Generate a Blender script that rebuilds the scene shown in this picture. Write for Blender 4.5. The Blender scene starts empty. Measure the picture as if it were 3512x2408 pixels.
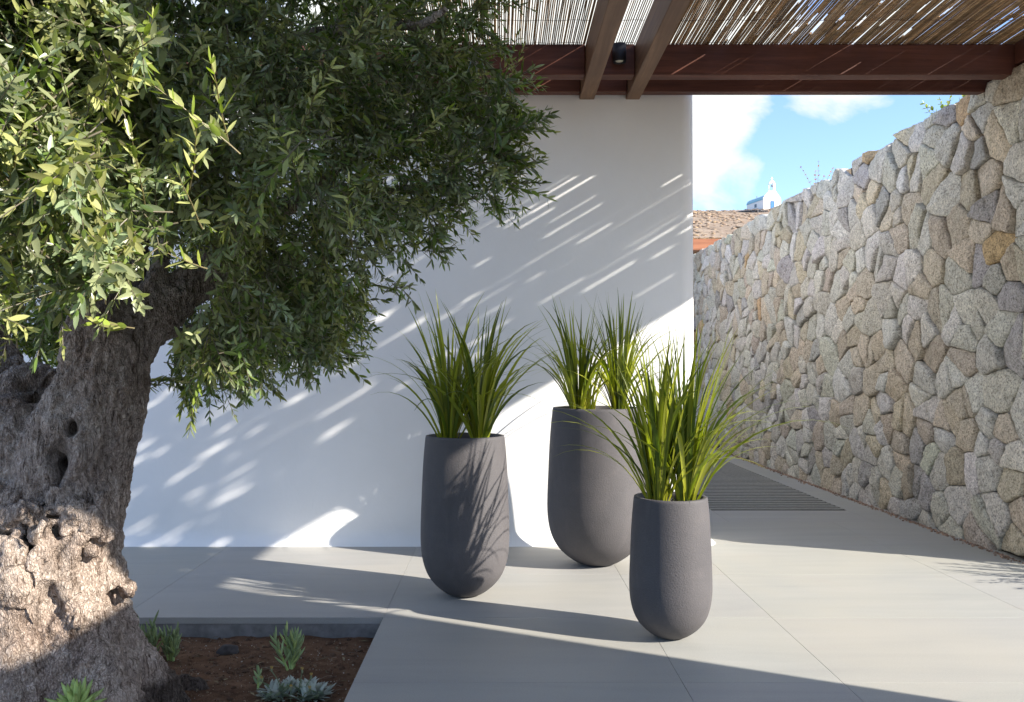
import bpy, bmesh, math, random
import numpy as np
from mathutils import Vector, Matrix, noise

S = 1.4                      # camera height in metres; the H-unit layout below is multiplied by it
F = 2000.0                   # focal length in layout pixels
VX, VY = 1135.0, 836.0       # vanishing point in layout pixels
rng = np.random.default_rng(7)
random.seed(7)
sc = bpy.context.scene
col = sc.collection
R = math.radians

def W(X, Z, h):              # layout (right, away, height above floor) in camera heights -> metres
    return Vector((X*S, Z*S, h*S))

def at(px, py, Z):           # layout point seen at (px,py) at distance Z
    return W((px-VX)/F*Z, Z, 1 + (VY-py)/F*Z)

# ------------------------------------------------------------------ mesh helpers
def link(o, parent=None):
    col.objects.link(o)
    if parent is not None:
        o.parent = parent
        o.matrix_parent_inverse = parent.matrix_world.inverted() if False else Matrix.Translation(-parent.location) if parent.rotation_euler.z == 0 else (Matrix.LocRotScale(parent.location, parent.rotation_euler, None)).inverted()
    return o

def mesh_np(name, V, faces, mat, parent=None, smooth=True, colr=None, cname='tint'):
    """V (n,3); faces list of int arrays (m,k)"""
    me = bpy.data.meshes.new(name)
    V = np.asarray(V, dtype=np.float32)
    me.vertices.add(len(V)); me.vertices.foreach_set('co', V.ravel())
    fl = [np.asarray(f, dtype=np.int32) for f in faces if len(f)]
    nl = sum(f.size for f in fl); nf = sum(len(f) for f in fl)
    me.loops.add(nl); me.polygons.add(nf)
    me.loops.foreach_set('vertex_index', np.concatenate([f.ravel() for f in fl]))
    sizes = np.concatenate([np.full(len(f), f.shape[1], dtype=np.int32) for f in fl])
    starts = np.concatenate([[0], np.cumsum(sizes)[:-1]]).astype(np.int32)
    me.polygons.foreach_set('loop_start', starts)
    me.update(calc_edges=True)
    me.validate()
    me.polygons.foreach_set('use_smooth', np.full(len(me.polygons), bool(smooth), dtype=bool))
    if colr is not None:
        a = me.color_attributes.new(cname, 'FLOAT_COLOR', 'POINT')
        c = np.ones((len(V), 4), dtype=np.float32); c[:, :3] = colr
        a.data.foreach_set('color', c.ravel())
    me.materials.append(mat)
    o = bpy.data.objects.new(name, me)
    return link(o, parent)

class MB:
    """collects primitives for one mesh object"""
    def __init__(s): s.v = []; s.f = {}; s.n = 0; s.c = []
    def add(s, V, Fs, c=(1, 1, 1)):
        V = np.asarray(V, dtype=float)
        for f in Fs:
            f = np.asarray(f)
            if len(f): s.f.setdefault(f.shape[1], []).append(f + s.n)
        s.v.append(V); s.n += len(V)
        s.c.append(np.tile(np.asarray(c, dtype=float), (len(V), 1)) if np.ndim(c) == 1 else np.asarray(c))
    def box(s, a, b, bev=0.0, c=(1, 1, 1)):
        bm = bmesh.new()
        bmesh.ops.create_cube(bm, size=1)
        a = np.minimum(a, b); bb = np.maximum(np.asarray(a), b)
        a0 = np.asarray(a, float); b0 = np.asarray(bb, float)
        for v in bm.verts:
            for i in range(3): v.co[i] = a0[i] if v.co[i] < 0 else b0[i]
        if bev > 0:
            bmesh.ops.bevel(bm, geom=bm.edges[:], offset=bev, segments=2, affect='EDGES', profile=.5)
        s.bm(bm, c)
    def bm(s, bm, c=(1, 1, 1), M=None):
        bm.verts.index_update()
        V = [tuple((M @ v.co) if M else v.co) for v in bm.verts]
        fs = {}
        for f in bm.faces: fs.setdefault(len(f.verts), []).append([v.index for v in f.verts])
        s.add(V, [np.array(x) for x in fs.values()], c); bm.free()
    def tube(s, pts, rad, n=8, c=(1, 1, 1), cap=True):
        pts = np.asarray(pts, float); m = len(pts)
        rad = np.broadcast_to(np.asarray(rad, float), (m,))
        T = np.gradient(pts, axis=0); T /= np.linalg.norm(T, axis=1)[:, None] + 1e-12
        up = np.array([0, 0, 1.]) if abs(T[0][2]) < .9 else np.array([1., 0, 0])
        A = np.cross(T, up); A /= np.linalg.norm(A, axis=1)[:, None] + 1e-12
        B = np.cross(T, A)
        th = np.linspace(0, 2*np.pi, n, endpoint=False)
        V = pts[:, None] + rad[:, None, None]*(np.cos(th)[None, :, None]*A[:, None] + np.sin(th)[None, :, None]*B[:, None])
        i = np.arange(m-1)[:, None]*n; j = np.arange(n)[None]; k = (j+1) % n
        q = np.stack([i+j, i+k, i+n+k, i+n+j], -1).reshape(-1, 4)
        fs = [q]
        if cap: fs += [np.arange(n)[None], (np.arange(n)[::-1] + (m-1)*n)[None]]
        s.add(V.reshape(-1, 3), fs, c)
    def lathe(s, prof, n=48, cen=(0, 0, 0), c=(1, 1, 1)):
        prof = np.asarray(prof, float); m = len(prof)
        th = np.linspace(0, 2*np.pi, n, endpoint=False)
        V = np.stack([prof[:, 0][:, None]*np.cos(th)+cen[0], prof[:, 0][:, None]*np.sin(th)+cen[1], np.repeat(prof[:, 1][:, None], n, 1)+cen[2]], -1)
        i = np.arange(m-1)[:, None]*n; j = np.arange(n)[None]; k = (j+1) % n
        s.add(V.reshape(-1, 3), [np.stack([i+j, i+k, i+n+k, i+n+j], -1).reshape(-1, 4)], c)
    def build(s, name, mat, parent=None, smooth=False, colr=False):
        V = np.concatenate(s.v); fs = [np.concatenate(x) for x in s.f.values()]
        return mesh_np(name, V, fs, mat, parent, smooth, np.concatenate(s.c) if colr else None)

def tag(o, label=None, cat=None, group=None, kind=None):
    if label: o['label'] = label
    if cat: o['category'] = cat
    if group: o['group'] = group
    if kind: o['kind'] = kind
    return o

def empty(name, loc, label, cat, group=None, rz=0):
    o = bpy.data.objects.new(name, None); o.location = loc; o.rotation_euler = (0, 0, rz)
    o.empty_display_size = .1
    col.objects.link(o)
    return tag(o, label, cat, group)

# ------------------------------------------------------------------ materials
class NT:
    def __init__(s, name):
        s.m = bpy.data.materials.new(name); s.m.use_nodes = True
        s.t = s.m.node_tree; s.t.nodes.clear()
        s.out = s.t.nodes.new('ShaderNodeOutputMaterial')
        s.p = s.n('ShaderNodeBsdfPrincipled')
        s.l(s.p.outputs[0], s.out.inputs[0])
        s.co = s.n('ShaderNodeTexCoord')
    def n(s, typ, **kw):
        nd = s.t.nodes.new(typ)
        for k, v in kw.items(): setattr(nd, k, v)
        return nd
    def l(s, a, b): s.t.links.new(a, b)
    def mapping(s, scale=(1, 1, 1), src='Object'):
        m = s.n('ShaderNodeMapping'); s.l(s.co.outputs[src], m.inputs[0]); m.inputs['Scale'].default_value = scale
        return m.outputs[0]
    def noise(s, vec, scale, detail=4, rough=.55, dist=0):
        nd = s.n('ShaderNodeTexNoise'); s.l(vec, nd.inputs['Vector'])
        nd.inputs['Scale'].default_value = scale; nd.inputs['Detail'].default_value = detail
        nd.inputs['Roughness'].default_value = rough; nd.inputs['Distortion'].default_value = dist
        return nd.outputs[0]
    def voro(s, vec, scale, feature='F1', rnd=1):
        nd = s.n('ShaderNodeTexVoronoi', feature=feature); s.l(vec, nd.inputs['Vector'])
        nd.inputs['Scale'].default_value = scale; nd.inputs['Randomness'].default_value = rnd
        return nd
    def ramp(s, fac, stops, interp='LINEAR'):
        nd = s.n('ShaderNodeValToRGB'); s.l(fac, nd.inputs[0]); nd.color_ramp.interpolation = interp
        e = nd.color_ramp.elements
        while len(e) < len(stops): e.new(.5)
        for i, (p, c) in enumerate(stops):
            e[i].position = p; e[i].color = (*c, 1) if not np.isscalar(c) else (c, c, c, 1)
        return nd.outputs[0]
    def mix(s, fac, a, b, blend='MIX'):
        nd = s.n('ShaderNodeMix', data_type='RGBA', blend_type=blend)
        for v, i in ((fac, nd.inputs[0]), (a, nd.inputs[6]), (b, nd.inputs[7])):
            if hasattr(v, 'is_linked') or isinstance(v, bpy.types.NodeSocket): s.l(v, i)
            elif np.isscalar(v): i.default_value = v
            else: i.default_value = (*v, 1)
        return nd.outputs[2]
    def math(s, op, a, b=0):
        nd = s.n('ShaderNodeMath', operation=op)
        for v, i in ((a, nd.inputs[0]), (b, nd.inputs[1])):
            if isinstance(v, bpy.types.NodeSocket): s.l(v, i)
            else: i.default_value = v
        return nd.outputs[0]
    def attr(s, name='tint'):
        nd = s.n('ShaderNodeAttribute', attribute_name=name); return nd.outputs['Color']
    def bump(s, h, strength=.5, dist=.01, prev=None):
        nd = s.n('ShaderNodeBump'); s.l(h, nd.inputs['Height'])
        nd.inputs['Strength'].default_value = strength; nd.inputs['Distance'].default_value = dist
        if prev is not None: s.l(prev, nd.inputs['Normal'])
        return nd.outputs[0]
    def set(s, col=None, rough=None, normal=None, spec=None):
        for v, k in ((col, 'Base Color'), (rough, 'Roughness'), (normal, 'Normal'), (spec, 'Specular IOR Level')):
            if v is None: continue
            if isinstance(v, bpy.types.NodeSocket): s.l(v, s.p.inputs[k])
            elif np.isscalar(v): s.p.inputs[k].default_value = v
            else: s.p.inputs[k].default_value = (*v, 1)
        return s.m

def m_plaster():
    t = NT('white_plaster'); o = t.mapping()
    c = t.ramp(t.noise(o, 1.3, 5, .6), [(.3, (.77, .765, .75)), (.7, (.82, .815, .80))])
    b = t.bump(t.noise(o, 60, 3, .6), .12, .004, t.bump(t.noise(t.mapping((1, 1, .6)), 5, 4, .6, .8), .16, .02))
    return t.set(c, .85, b, .2)
def m_wood(axis, base, dark, name):
    t = NT(name)
    sx = [(1.0, 17, 17), (17, 1.0, 17), (17, 17, 1.0)][axis]
    o = t.mapping(sx)
    g = t.noise(o, 1.0, 6, .65, .8)
    g2 = t.noise(t.mapping((2, 2, 2)), 1.2, 3, .5)
    c = t.ramp(g, [(.28, dark), (.55, base), (.78, tuple(min(1, x*1.6) for x in base))])
    c = t.mix(t.ramp(g2, [(.35, .0), (.7, .45)]), c, dark)
    return t.set(c, .5, t.bump(g, .25, .004), .35)
def m_tile():
    t = NT('concrete_paving'); o = t.mapping((1, 1, 1))
    streak = t.noise(t.mapping((.8, 5.5, 1)), 1.1, 6, .62, .5)
    cloud = t.noise(o, .7, 5, .6, .4)
    fine = t.noise(o, 140, 3, .7)
    c = t.ramp(streak, [(.28, (.292, .290, .272)), (.5, (.338, .332, .307)), (.72, (.378, .367, .336))])
    c = t.mix(t.ramp(cloud, [(.42, 0), (.72, .75)]), c, (.40, .37, .305))
    c = t.mix(t.ramp(t.noise(o, 1.9, 4, .6, 1.2), [(.58, 0), (.76, .45)]), c, (.36, .315, .285))
    c = t.mix(.35, c, t.ramp(fine, [(.3, (.25, .25, .24)), (.7, (.42, .415, .39))]))
    c = t.mix(1.0, c, t.attr(), 'MULTIPLY')
    b = t.bump(t.noise(o, 190, 3, .7), .22, .003)
    return t.set(c, t.ramp(cloud, [(.3, .52), (.7, .68)]), b, .35)
def m_stone():
    t = NT('granite_rubble'); o = t.mapping()
    a = t.attr()
    spk = t.noise(o, 62, 3, .8)
    med = t.noise(o, 14, 5, .65, .6)
    big = t.noise(o, 3.3, 3, .5)
    c = t.mix(1.0, a, t.ramp(spk, [(.33, (.30, .29, .28)), (.47, (.90, .90, .90)), (.66, (1.32, 1.31, 1.29))]), 'MULTIPLY')
    c = t.mix(1.0, c, t.ramp(med, [(.28, (.62, .60, .57)), (.5, (1, 1, 1)), (.75, (1.14, 1.13, 1.1))]), 'MULTIPLY')
    c = t.mix(t.ramp(t.noise(o, 8, 4, .6, 1), [(.64, 0), (.76, .35)]), c, (.34, .25, .16))
    c = t.mix(t.ramp(big, [(.55, 0), (.75, .25)]), c, (.27, .27, .2))
    b = t.bump(med, .8, .03, t.bump(t.noise(o, 45, 4, .75), .7, .012))
    return t.set(c, .9, b, .2)
def m_mortar():
    t = NT('dark_mortar'); o = t.mapping()
    c = t.ramp(t.noise(o, 20, 4, .6), [(.3, (.04, .034, .028)), (.7, (.09, .075, .06))])
    return t.set(c, .95, t.bump(t.noise(o, 60, 3, .6), .5, .01), .1)
def m_bark():
    t = NT('olive_bark')
    nz = t.n('ShaderNodeTexNoise'); t.l(t.co.outputs['Object'], nz.inputs['Vector']); nz.inputs['Scale'].default_value = 9; nz.inputs['Detail'].default_value = 4
    ad = t.n('ShaderNodeMix', data_type='RGBA', blend_type='LINEAR_LIGHT'); ad.inputs[0].default_value = .035
    t.l(t.co.outputs['Object'], ad.inputs[6]); t.l(nz.outputs['Color'], ad.inputs[7])
    mp = t.n('ShaderNodeMapping'); t.l(ad.outputs[2], mp.inputs[0]); mp.inputs['Scale'].default_value = (1, 1, .36)
    v = t.voro(mp.outputs[0], 110, 'DISTANCE_TO_EDGE').outputs['Distance']
    fur = t.noise(t.mapping((1, 1, .2)), 38, 6, .75, 1.6)
    o = t.mapping()
    n1 = t.noise(o, 5, 5, .65, .5); n2 = t.noise(o, 85, 4, .75); n3 = t.noise(t.mapping((1, 1, .5)), 2.6, 4, .6)
    c = t.ramp(n1, [(.28, (.34, .28, .245)), (.45, (.51, .445, .395)), (.6, (.62, .56, .505)), (.78, (.70, .655, .605))])
    c = t.mix(1.0, c, t.ramp(n2, [(.3, (.6, .58, .56)), (.62, (1.12, 1.11, 1.1))]), 'MULTIPLY')
    c = t.mix(1.0, c, t.ramp(fur, [(.36, (.24, .20, .17)), (.45, (.74, .71, .69)), (.58, (1.14, 1.13, 1.12))]), 'MULTIPLY')
    amt = t.ramp(n3, [(.36, .2), (.6, .75)])
    crack = t.ramp(v, [(.0, (.36, .31, .28)), (.12, (.75, .72, .7)), (.24, (1, 1, 1))])
    c = t.mix(amt, c, t.mix(1.0, c, crack, 'MULTIPLY'))
    c = t.mix(t.ramp(t.noise(o, 12, 4, .6), [(.62, 0), (.74, .4)]), c, (.36, .25, .17))
    c = t.mix(1.0, c, t.attr(), 'MULTIPLY')
    b = t.bump(t.ramp(v, [(0, 0), (.25, 1)]), .6, .010, t.bump(fur, .9, .016, t.bump(n2, .5, .005)))
    return t.set(c, .9, b, .15)
def m_leaf(name, top, under, tr=.25, rough=.38):
    t = NT(name)
    a = t.attr()
    g = t.n('ShaderNodeNewGeometry')
    c = t.mix(g.outputs['Backfacing'], t.mix(1.0, top, a, 'MULTIPLY'), t.mix(1.0, under, a, 'MULTIPLY'))
    t.set(c, rough, None, .5)
    tl = t.n('ShaderNodeBsdfTranslucent'); t.l(t.mix(1.0, c, (1.5, 1.7, .55), 'MULTIPLY'), tl.inputs[0])
    mx = t.n('ShaderNodeMixShader'); mx.inputs[0].default_value = tr
    t.l(t.p.outputs[0], mx.inputs[1]); t.l(tl.outputs[0], mx.inputs[2]); t.l(mx.outputs[0], t.out.inputs[0])
    return t.m
def m_attr(name, rough=.8, var=.25, scale=30, bumpd=.004, spec=.3):
    t = NT(name); o = t.mapping()
    n = t.noise(o, scale, 4, .65)
    c = t.mix(1.0, t.attr(), t.ramp(n, [(.3, (1-var,)*3), (.7, (1+var,)*3)]), 'MULTIPLY')
    return t.set(c, rough, t.bump(n, .4, bumpd), spec)
def m_pot():
    t = NT('charcoal_fibrecement'); o = t.mapping()
    n = t.noise(o, 2.2, 5, .6)
    c = t.ramp(n, [(.3, (.074, .070, .073)), (.7, (.100, .093, .094))])
    c = t.mix(t.ramp(t.noise(o, 9, 4, .65), [(.55, 0), (.8, .3)]), c, (.145, .128, .124))
    c = t.mix(t.ramp(t.noise(t.mapping((3, 3, 14)), 1, 3, .5), [(.55, 0), (.8, .2)]), c, (.060, .056, .060))
    c = t.mix(t.ramp(t.noise(t.mapping((9, 9, .9)), 1.3, 4, .6), [(.56, 0), (.74, .22)]), c, (.155, .142, .138))
    c = t.mix(1.0, c, t.ramp(t.noise(o, 210, 2, .8), [(.3, (.87, .87, .88)), (.7, (1.12, 1.115, 1.11))]), 'MULTIPLY')
    b = t.bump(t.noise(o, 130, 3, .7), .55, .004, t.bump(t.noise(o, 5, 3, .5), .12, .02))
    return t.set(c, .66, b, .3)
def m_soil():
    t = NT('garden_soil'); o = t.mapping()
    n = t.noise(o, 9, 6, .7)
    c = t.ramp(n, [(.3, (.08, .043, .025)), (.55, (.19, .105, .06)), (.8, (.30, .18, .105))])
    v = t.voro(o, 70).outputs['Distance']
    c = t.mix(t.ramp(t.noise(o, 95, 2, .6), [(.62, 0), (.72, .6)]), c, (.25, .16, .095))
    return t.set(c, .95, t.bump(n, .8, .02, t.bump(t.noise(o, 80, 4, .75), .9, .012)), .1)
def m_plain(name, c, rough=.6, spec=.3, nscale=40, var=.1, bump=.0):
    t = NT(name); o = t.mapping(); n = t.noise(o, nscale, 4, .6)
    cc = t.ramp(n, [(.3, tuple(x*(1-var) for x in c)), (.7, tuple(x*(1+var) for x in c))])
    return t.set(cc, rough, t.bump(n, bump, .004) if bump else None, spec)
def m_hill():
    t = NT('dry_hillside'); o = t.mapping((1, .45, 1))
    n = t.noise(o, .35, 6, .7); n2 = t.noise(o, 1.6, 5, .7)
    c = t.ramp(n, [(.3, (.19, .145, .105)), (.5, (.27, .205, .15)), (.72, (.35, .275, .205))])
    c = t.mix(t.ramp(n2, [(.56, 0), (.68, .5)]), c, (.50, .43, .36))
    c = t.mix(t.ramp(t.noise(o, .9, 4, .7), [(.56, 0), (.66, .3)]), c, (.20, .145, .10))
    return t.set(c, .95, t.bump(n2, .8, .3), .1)

M = dict(plaster=m_plaster(),
         woodx=m_wood(0, (.128, .047, .029), (.060, .021, .013), 'stained_timber'),
         woody=m_wood(1, (.20, .115, .066), (.115, .06, .034), 'bounce_lit_rafter_timber'),  # rafters lighter than the beams: floor bounce light put into the colour
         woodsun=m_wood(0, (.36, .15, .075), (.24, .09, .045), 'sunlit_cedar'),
         tile=m_tile(), stone=m_stone(), mortar=m_mortar(), bark=m_bark(),
         leaf=m_leaf('olive_leaf', (.128, .176, .042), (.255, .28, .145), .30, .28),
         grass=m_leaf('grass_blade', (.19, .225, .024), (.20, .23, .03), .32, .36),
         succ=m_leaf('succulent_leaf', (.29, .37, .17), (.29, .37, .17), .12, .45),
         sprig=m_leaf('sprig_leaf', (.22, .26, .05), (.24, .27, .08), .35, .45),
         reed=m_attr('reed_cane', .6, .35, 14, .003), pot=m_pot(), soil=m_soil(),
         curb=m_plain('weathered_concrete', (.23, .22, .21), .9, .2, 12, .3, .3),
         black=m_plain('black_powder_coat', (.012, .012, .015), .45, .4),
         lens=m_plain('frosted_glass', (.75, .72, .6), .3, .5),
         pebble=m_attr('pebbles', .85, .25, 60, .003),
         slat=m_plain('stone_slat', (.36, .35, .31), .8, .25, 30, .12, .2),
         dark=m_plain('trench_concrete', (.03, .03, .03), .95, .1),
         hill=m_hill(), scrub=m_attr('dry_scrub', .95, .4, 3, .05, .1),
         lime=m_plain('limewash', (.83, .83, .82), .85, .2, 2, .02), blue=m_plain('blue_roof_paint', (.19, .43, .55), .5, .3, 2, .06),
         door=m_plain('blue_door_paint', (.03, .16, .42), .5, .3), glass=m_plain('dark_window_glass', (.03, .04, .05), .15, .5),
         rubble=m_plain('dark_dry_stone', (.13, .125, .125), .95, .1, 2.2, .6, 1), metal=m_plain('bell_bronze', (.12, .09, .05), .4, .5),
         rock=m_plain('grey_rock', (.075, .067, .062), .9, .2, 25, .35, .5))

# ------------------------------------------------------------------ camera, light, sky
cam = bpy.data.cameras.new('camera'); co = bpy.data.objects.new('camera', cam); col.objects.link(co)
co.location = (0, 0, S); co.rotation_euler = (R(90), 0, 0)
cam.sensor_width = 36; cam.lens = 36*F/2323.0
cam.shift_x = (1161.5-VX)/2323.0; cam.shift_y = (VY-796.5)/2323.0
cam.clip_start = .05; cam.clip_end = 3000
sc.camera = co

SUN = Vector((1, -.465, .59)).normalized()
el = math.asin(SUN.z); az = math.atan2(SUN.x, SUN.y)     # azimuth clockwise from +Y
sl = bpy.data.lights.new('sun', 'SUN'); so = bpy.data.objects.new('sun', sl); col.objects.link(so)
so.rotation_euler = (-SUN).to_track_quat('-Z', 'Y').to_euler(); so.location = (10, -5, 12)
sl.energy = 4.1; sl.angle = R(.53); sl.color = (1.0, .935, .84)

world = bpy.data.worlds.new('World'); sc.world = world; world.use_nodes = True
wt = world.node_tree; wt.nodes.clear()
wo = wt.nodes.new('ShaderNodeOutputWorld'); bg = wt.nodes.new('ShaderNodeBackground'); wt.links.new(bg.outputs[0], wo.inputs[0])
sky = wt.nodes.new('ShaderNodeTexSky'); sky.sky_type = 'NISHITA'; sky.sun_disc = False
sky.sun_elevation = el; sky.sun_rotation = az; sky.air_density = 1.0; sky.dust_density = .6; sky.ozone_density = 1.5
bg.inputs[1].default_value = .14
tc = wt.nodes.new('ShaderNodeTexCoord')
def wmath(op, a, b=0.0, cl=False):
    n = wt.nodes.new('ShaderNodeMath'); n.operation = op; n.use_clamp = cl
    for v, i in ((a, n.inputs[0]), (b, n.inputs[1])):
        if isinstance(v, bpy.types.NodeSocket): wt.links.new(v, i)
        else: i.default_value = v
    return n.outputs[0]
mp = wt.nodes.new('ShaderNodeMapping'); wt.links.new(tc.outputs['Generated'], mp.inputs[0]); mp.inputs['Scale'].default_value = (1, 1, 1.5)
nz = wt.nodes.new('ShaderNodeTexNoise'); wt.links.new(mp.outputs[0], nz.inputs['Vector']); nz.inputs['Scale'].default_value = 8.5; nz.inputs['Detail'].default_value = 9; nz.inputs['Roughness'].default_value = .58; nz.inputs['Distortion'].default_value = .3
nb = wt.nodes.new('ShaderNodeTexNoise'); wt.links.new(mp.outputs[0], nb.inputs['Vector']); nb.inputs['Scale'].default_value = 1.6; nb.inputs['Detail'].default_value = 3
acc = wmath('ADD', wmath('MULTIPLY', nb.outputs[0], .55), .17)
for (px, py, rad, amp) in ((1250, 20, .26, .75), (1930, 360, .30, -.26), (1590, 330, .085, .55), (1560, 230, .1, .3), (1900, 262, .06, .42), (1720, 400, .03, .22), (1820, 215, .03, .2), (2080, 200, .1, .2), (1900, 430, .09, -.3), (2060, 320, .07, -.2), (1740, 300, .035, -.12)):
    d = Vector(((px-VX)/F, 1, (VY-py)/F)).normalized()
    vm = wt.nodes.new('ShaderNodeVectorMath'); vm.operation = 'DISTANCE'
    wt.links.new(tc.outputs['Generated'], vm.inputs[0]); vm.inputs[1].default_value = d
    f = wmath('SUBTRACT', 1.0, wmath('DIVIDE', vm.outputs['Value'], rad), True)
    acc = wmath('ADD', acc, wmath('MULTIPLY', wmath('POWER', f, .8), amp))
acc = wmath('ADD', acc, wmath('MULTIPLY', wmath('SUBTRACT', nz.outputs[0], .5), 1.7))
sz = wt.nodes.new('ShaderNodeSeparateXYZ'); wt.links.new(tc.outputs['Generated'], sz.inputs[0])
acc = wmath('ADD', acc, wmath('MULTIPLY', wmath('MULTIPLY', wmath('MULTIPLY', wmath('SUBTRACT', sz.outputs[2], .29, True), 7.0, True), wmath('MULTIPLY', wmath('SUBTRACT', .62, sz.outputs[2], True), 6.0, True)), wmath('MULTIPLY', sz.outputs[1], .5, True)))
cr = wt.nodes.new('ShaderNodeValToRGB'); wt.links.new(acc, cr.inputs[0])
cr.color_ramp.elements[0].position = .47; cr.color_ramp.elements[0].color = (0, 0, 0, 1)
cr.color_ramp.elements[1].position = .78; cr.color_ramp.elements[1].color = (1, 1, 1, 1)
mxw = wt.nodes.new('ShaderNodeMix'); mxw.data_type = 'RGBA'
wt.links.new(cr.outputs[0], mxw.inputs[0]); skm = wt.nodes.new('ShaderNodeMix'); skm.data_type = 'RGBA'; skm.blend_type = 'MULTIPLY'; skm.inputs[0].default_value = 1; skm.inputs[7].default_value = (.70, .76, .92, 1)
wt.links.new(sky.outputs[0], skm.inputs[6]); wt.links.new(skm.outputs[2], mxw.inputs[6]); pass
sx = wt.nodes.new('ShaderNodeSeparateXYZ'); wt.links.new(tc.outputs['Generated'], sx.inputs[0])
hi = wmath('MULTIPLY', wmath('SUBTRACT', sx.outputs[2], .30, True), 4.0, True)
cc = wt.nodes.new('ShaderNodeMix'); cc.data_type = 'RGBA'; wt.links.new(hi, cc.inputs[0])
cc.inputs[6].default_value = (2.85, 2.95, 2.9, 1); cc.inputs[7].default_value = (4.9, 5.0, 4.7, 1)
wt.links.new(cc.outputs[2], mxw.inputs[7])
wt.links.new(mxw.outputs[2], bg.inputs[0])

sc.view_settings.view_transform = 'Standard'; sc.view_settings.look = 'None'
sc.view_settings.exposure = 1.46; sc.view_settings.gamma = 1
sc.cycles.use_denoising = True
sc.cycles.max_bounces = 10; sc.cycles.diffuse_bounces = 6; sc.cycles.transparent_max_bounces = 8
sc.cycles.sample_clamp_indirect = 8

# ------------------------------------------------------------------ ground, hill
def hill_h(x, y):
    base = np.where(y < 45, 0.0, (y-45)*.2325)
    ridge = 47.66
    yy = y - 250
    h = np.where(y <= 250, base, ridge + .2*yy*np.exp(-np.clip(yy, 0, 900)/25.0) - np.clip(yy, 0, 900)*.03)
    und = 1.1*np.sin(x*.05+1.0)*np.clip((y-80)/120, 0, 1) + .5*np.sin(x*.13+y*.04)*np.clip((y-80)/120, 0, 1)
    lat = -np.clip(np.abs(x-70)-90, 0, 400)*.08*np.clip((y-45)/150, 0, 1)
    return -.32 + h + und*(y > 45) + lat
def make_ground():
    xs = np.concatenate([np.linspace(-1500, -160, 14), np.linspace(-140, 220, 130), np.linspace(240, 1500, 14)])
    ys = np.concatenate([np.linspace(-1500, -40, 12), np.linspace(-30, 44, 10), np.linspace(46, 300, 130), np.linspace(320, 2200, 20)])
    X, Y = np.meshgrid(xs, ys); H = hill_h(X, Y)
    m = (Y > 70) & (Y < 300)
    H = H + m*rng.normal(0, .04, H.shape)
    n, k = X.shape[1], X.shape[0]
    i = np.arange(k-1)[:, None]*n; j = np.arange(n-1)[None]
    q = np.stack([i+j, i+j+1, i+n+j+1, i+n+j], -1).reshape(-1, 4)
    o = mesh_np('ground', np.stack([X, Y, H], -1).reshape(-1, 3), [q], M['hill'])
    tag(o, kind='structure')
make_ground()

def ico_clump(mb, c, r, sq, colr, sub=2, rough=.3):
    bm = bmesh.new(); bmesh.ops.create_icosphere(bm, subdivisions=sub, radius=1)
    off = Vector(rng.uniform(-50, 50, 3))
    for v in bm.verts:
        d = 1 + rough*noise.noise(v.co*1.7+off)*1.6 + rough*.5*noise.noise(v.co*4.5+off)
        v.co = Vector((v.co.x*r*d, v.co.y*r*d, v.co.z*r*d*sq)) + Vector(c)
    mb.bm(bm, colr)
def make_scrub():
    mb = MB()
    for _ in range(1700):
        y = 120 + 140*rng.random()**.8
        x = rng.uniform(.16, .42)*y
        r = rng.uniform(.14, .55)*(1.0 if rng.random() < .9 else 1.6)
        h = float(hill_h(np.array(x), np.array(y)))
        k = rng.random()
        c = np.array((.24, .175, .125)) if k < .45 else (np.array((.30, .22, .155)) if k < .8 else (np.array((.17, .135, .10)) if k < .9 else np.array((.36, .26, .16))))
        ico_clump(mb, (x, y, h-.05*r), r, .42, c*rng.uniform(.8, 1.2), 1 if r < .3 else 2, .4)
    o = mb.build('hillside_scrub', M['scrub'], smooth=True, colr=True)
    tag(o, 'brown dry scrub covering the stony hillside', 'scrub', kind='stuff')
make_scrub()

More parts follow.
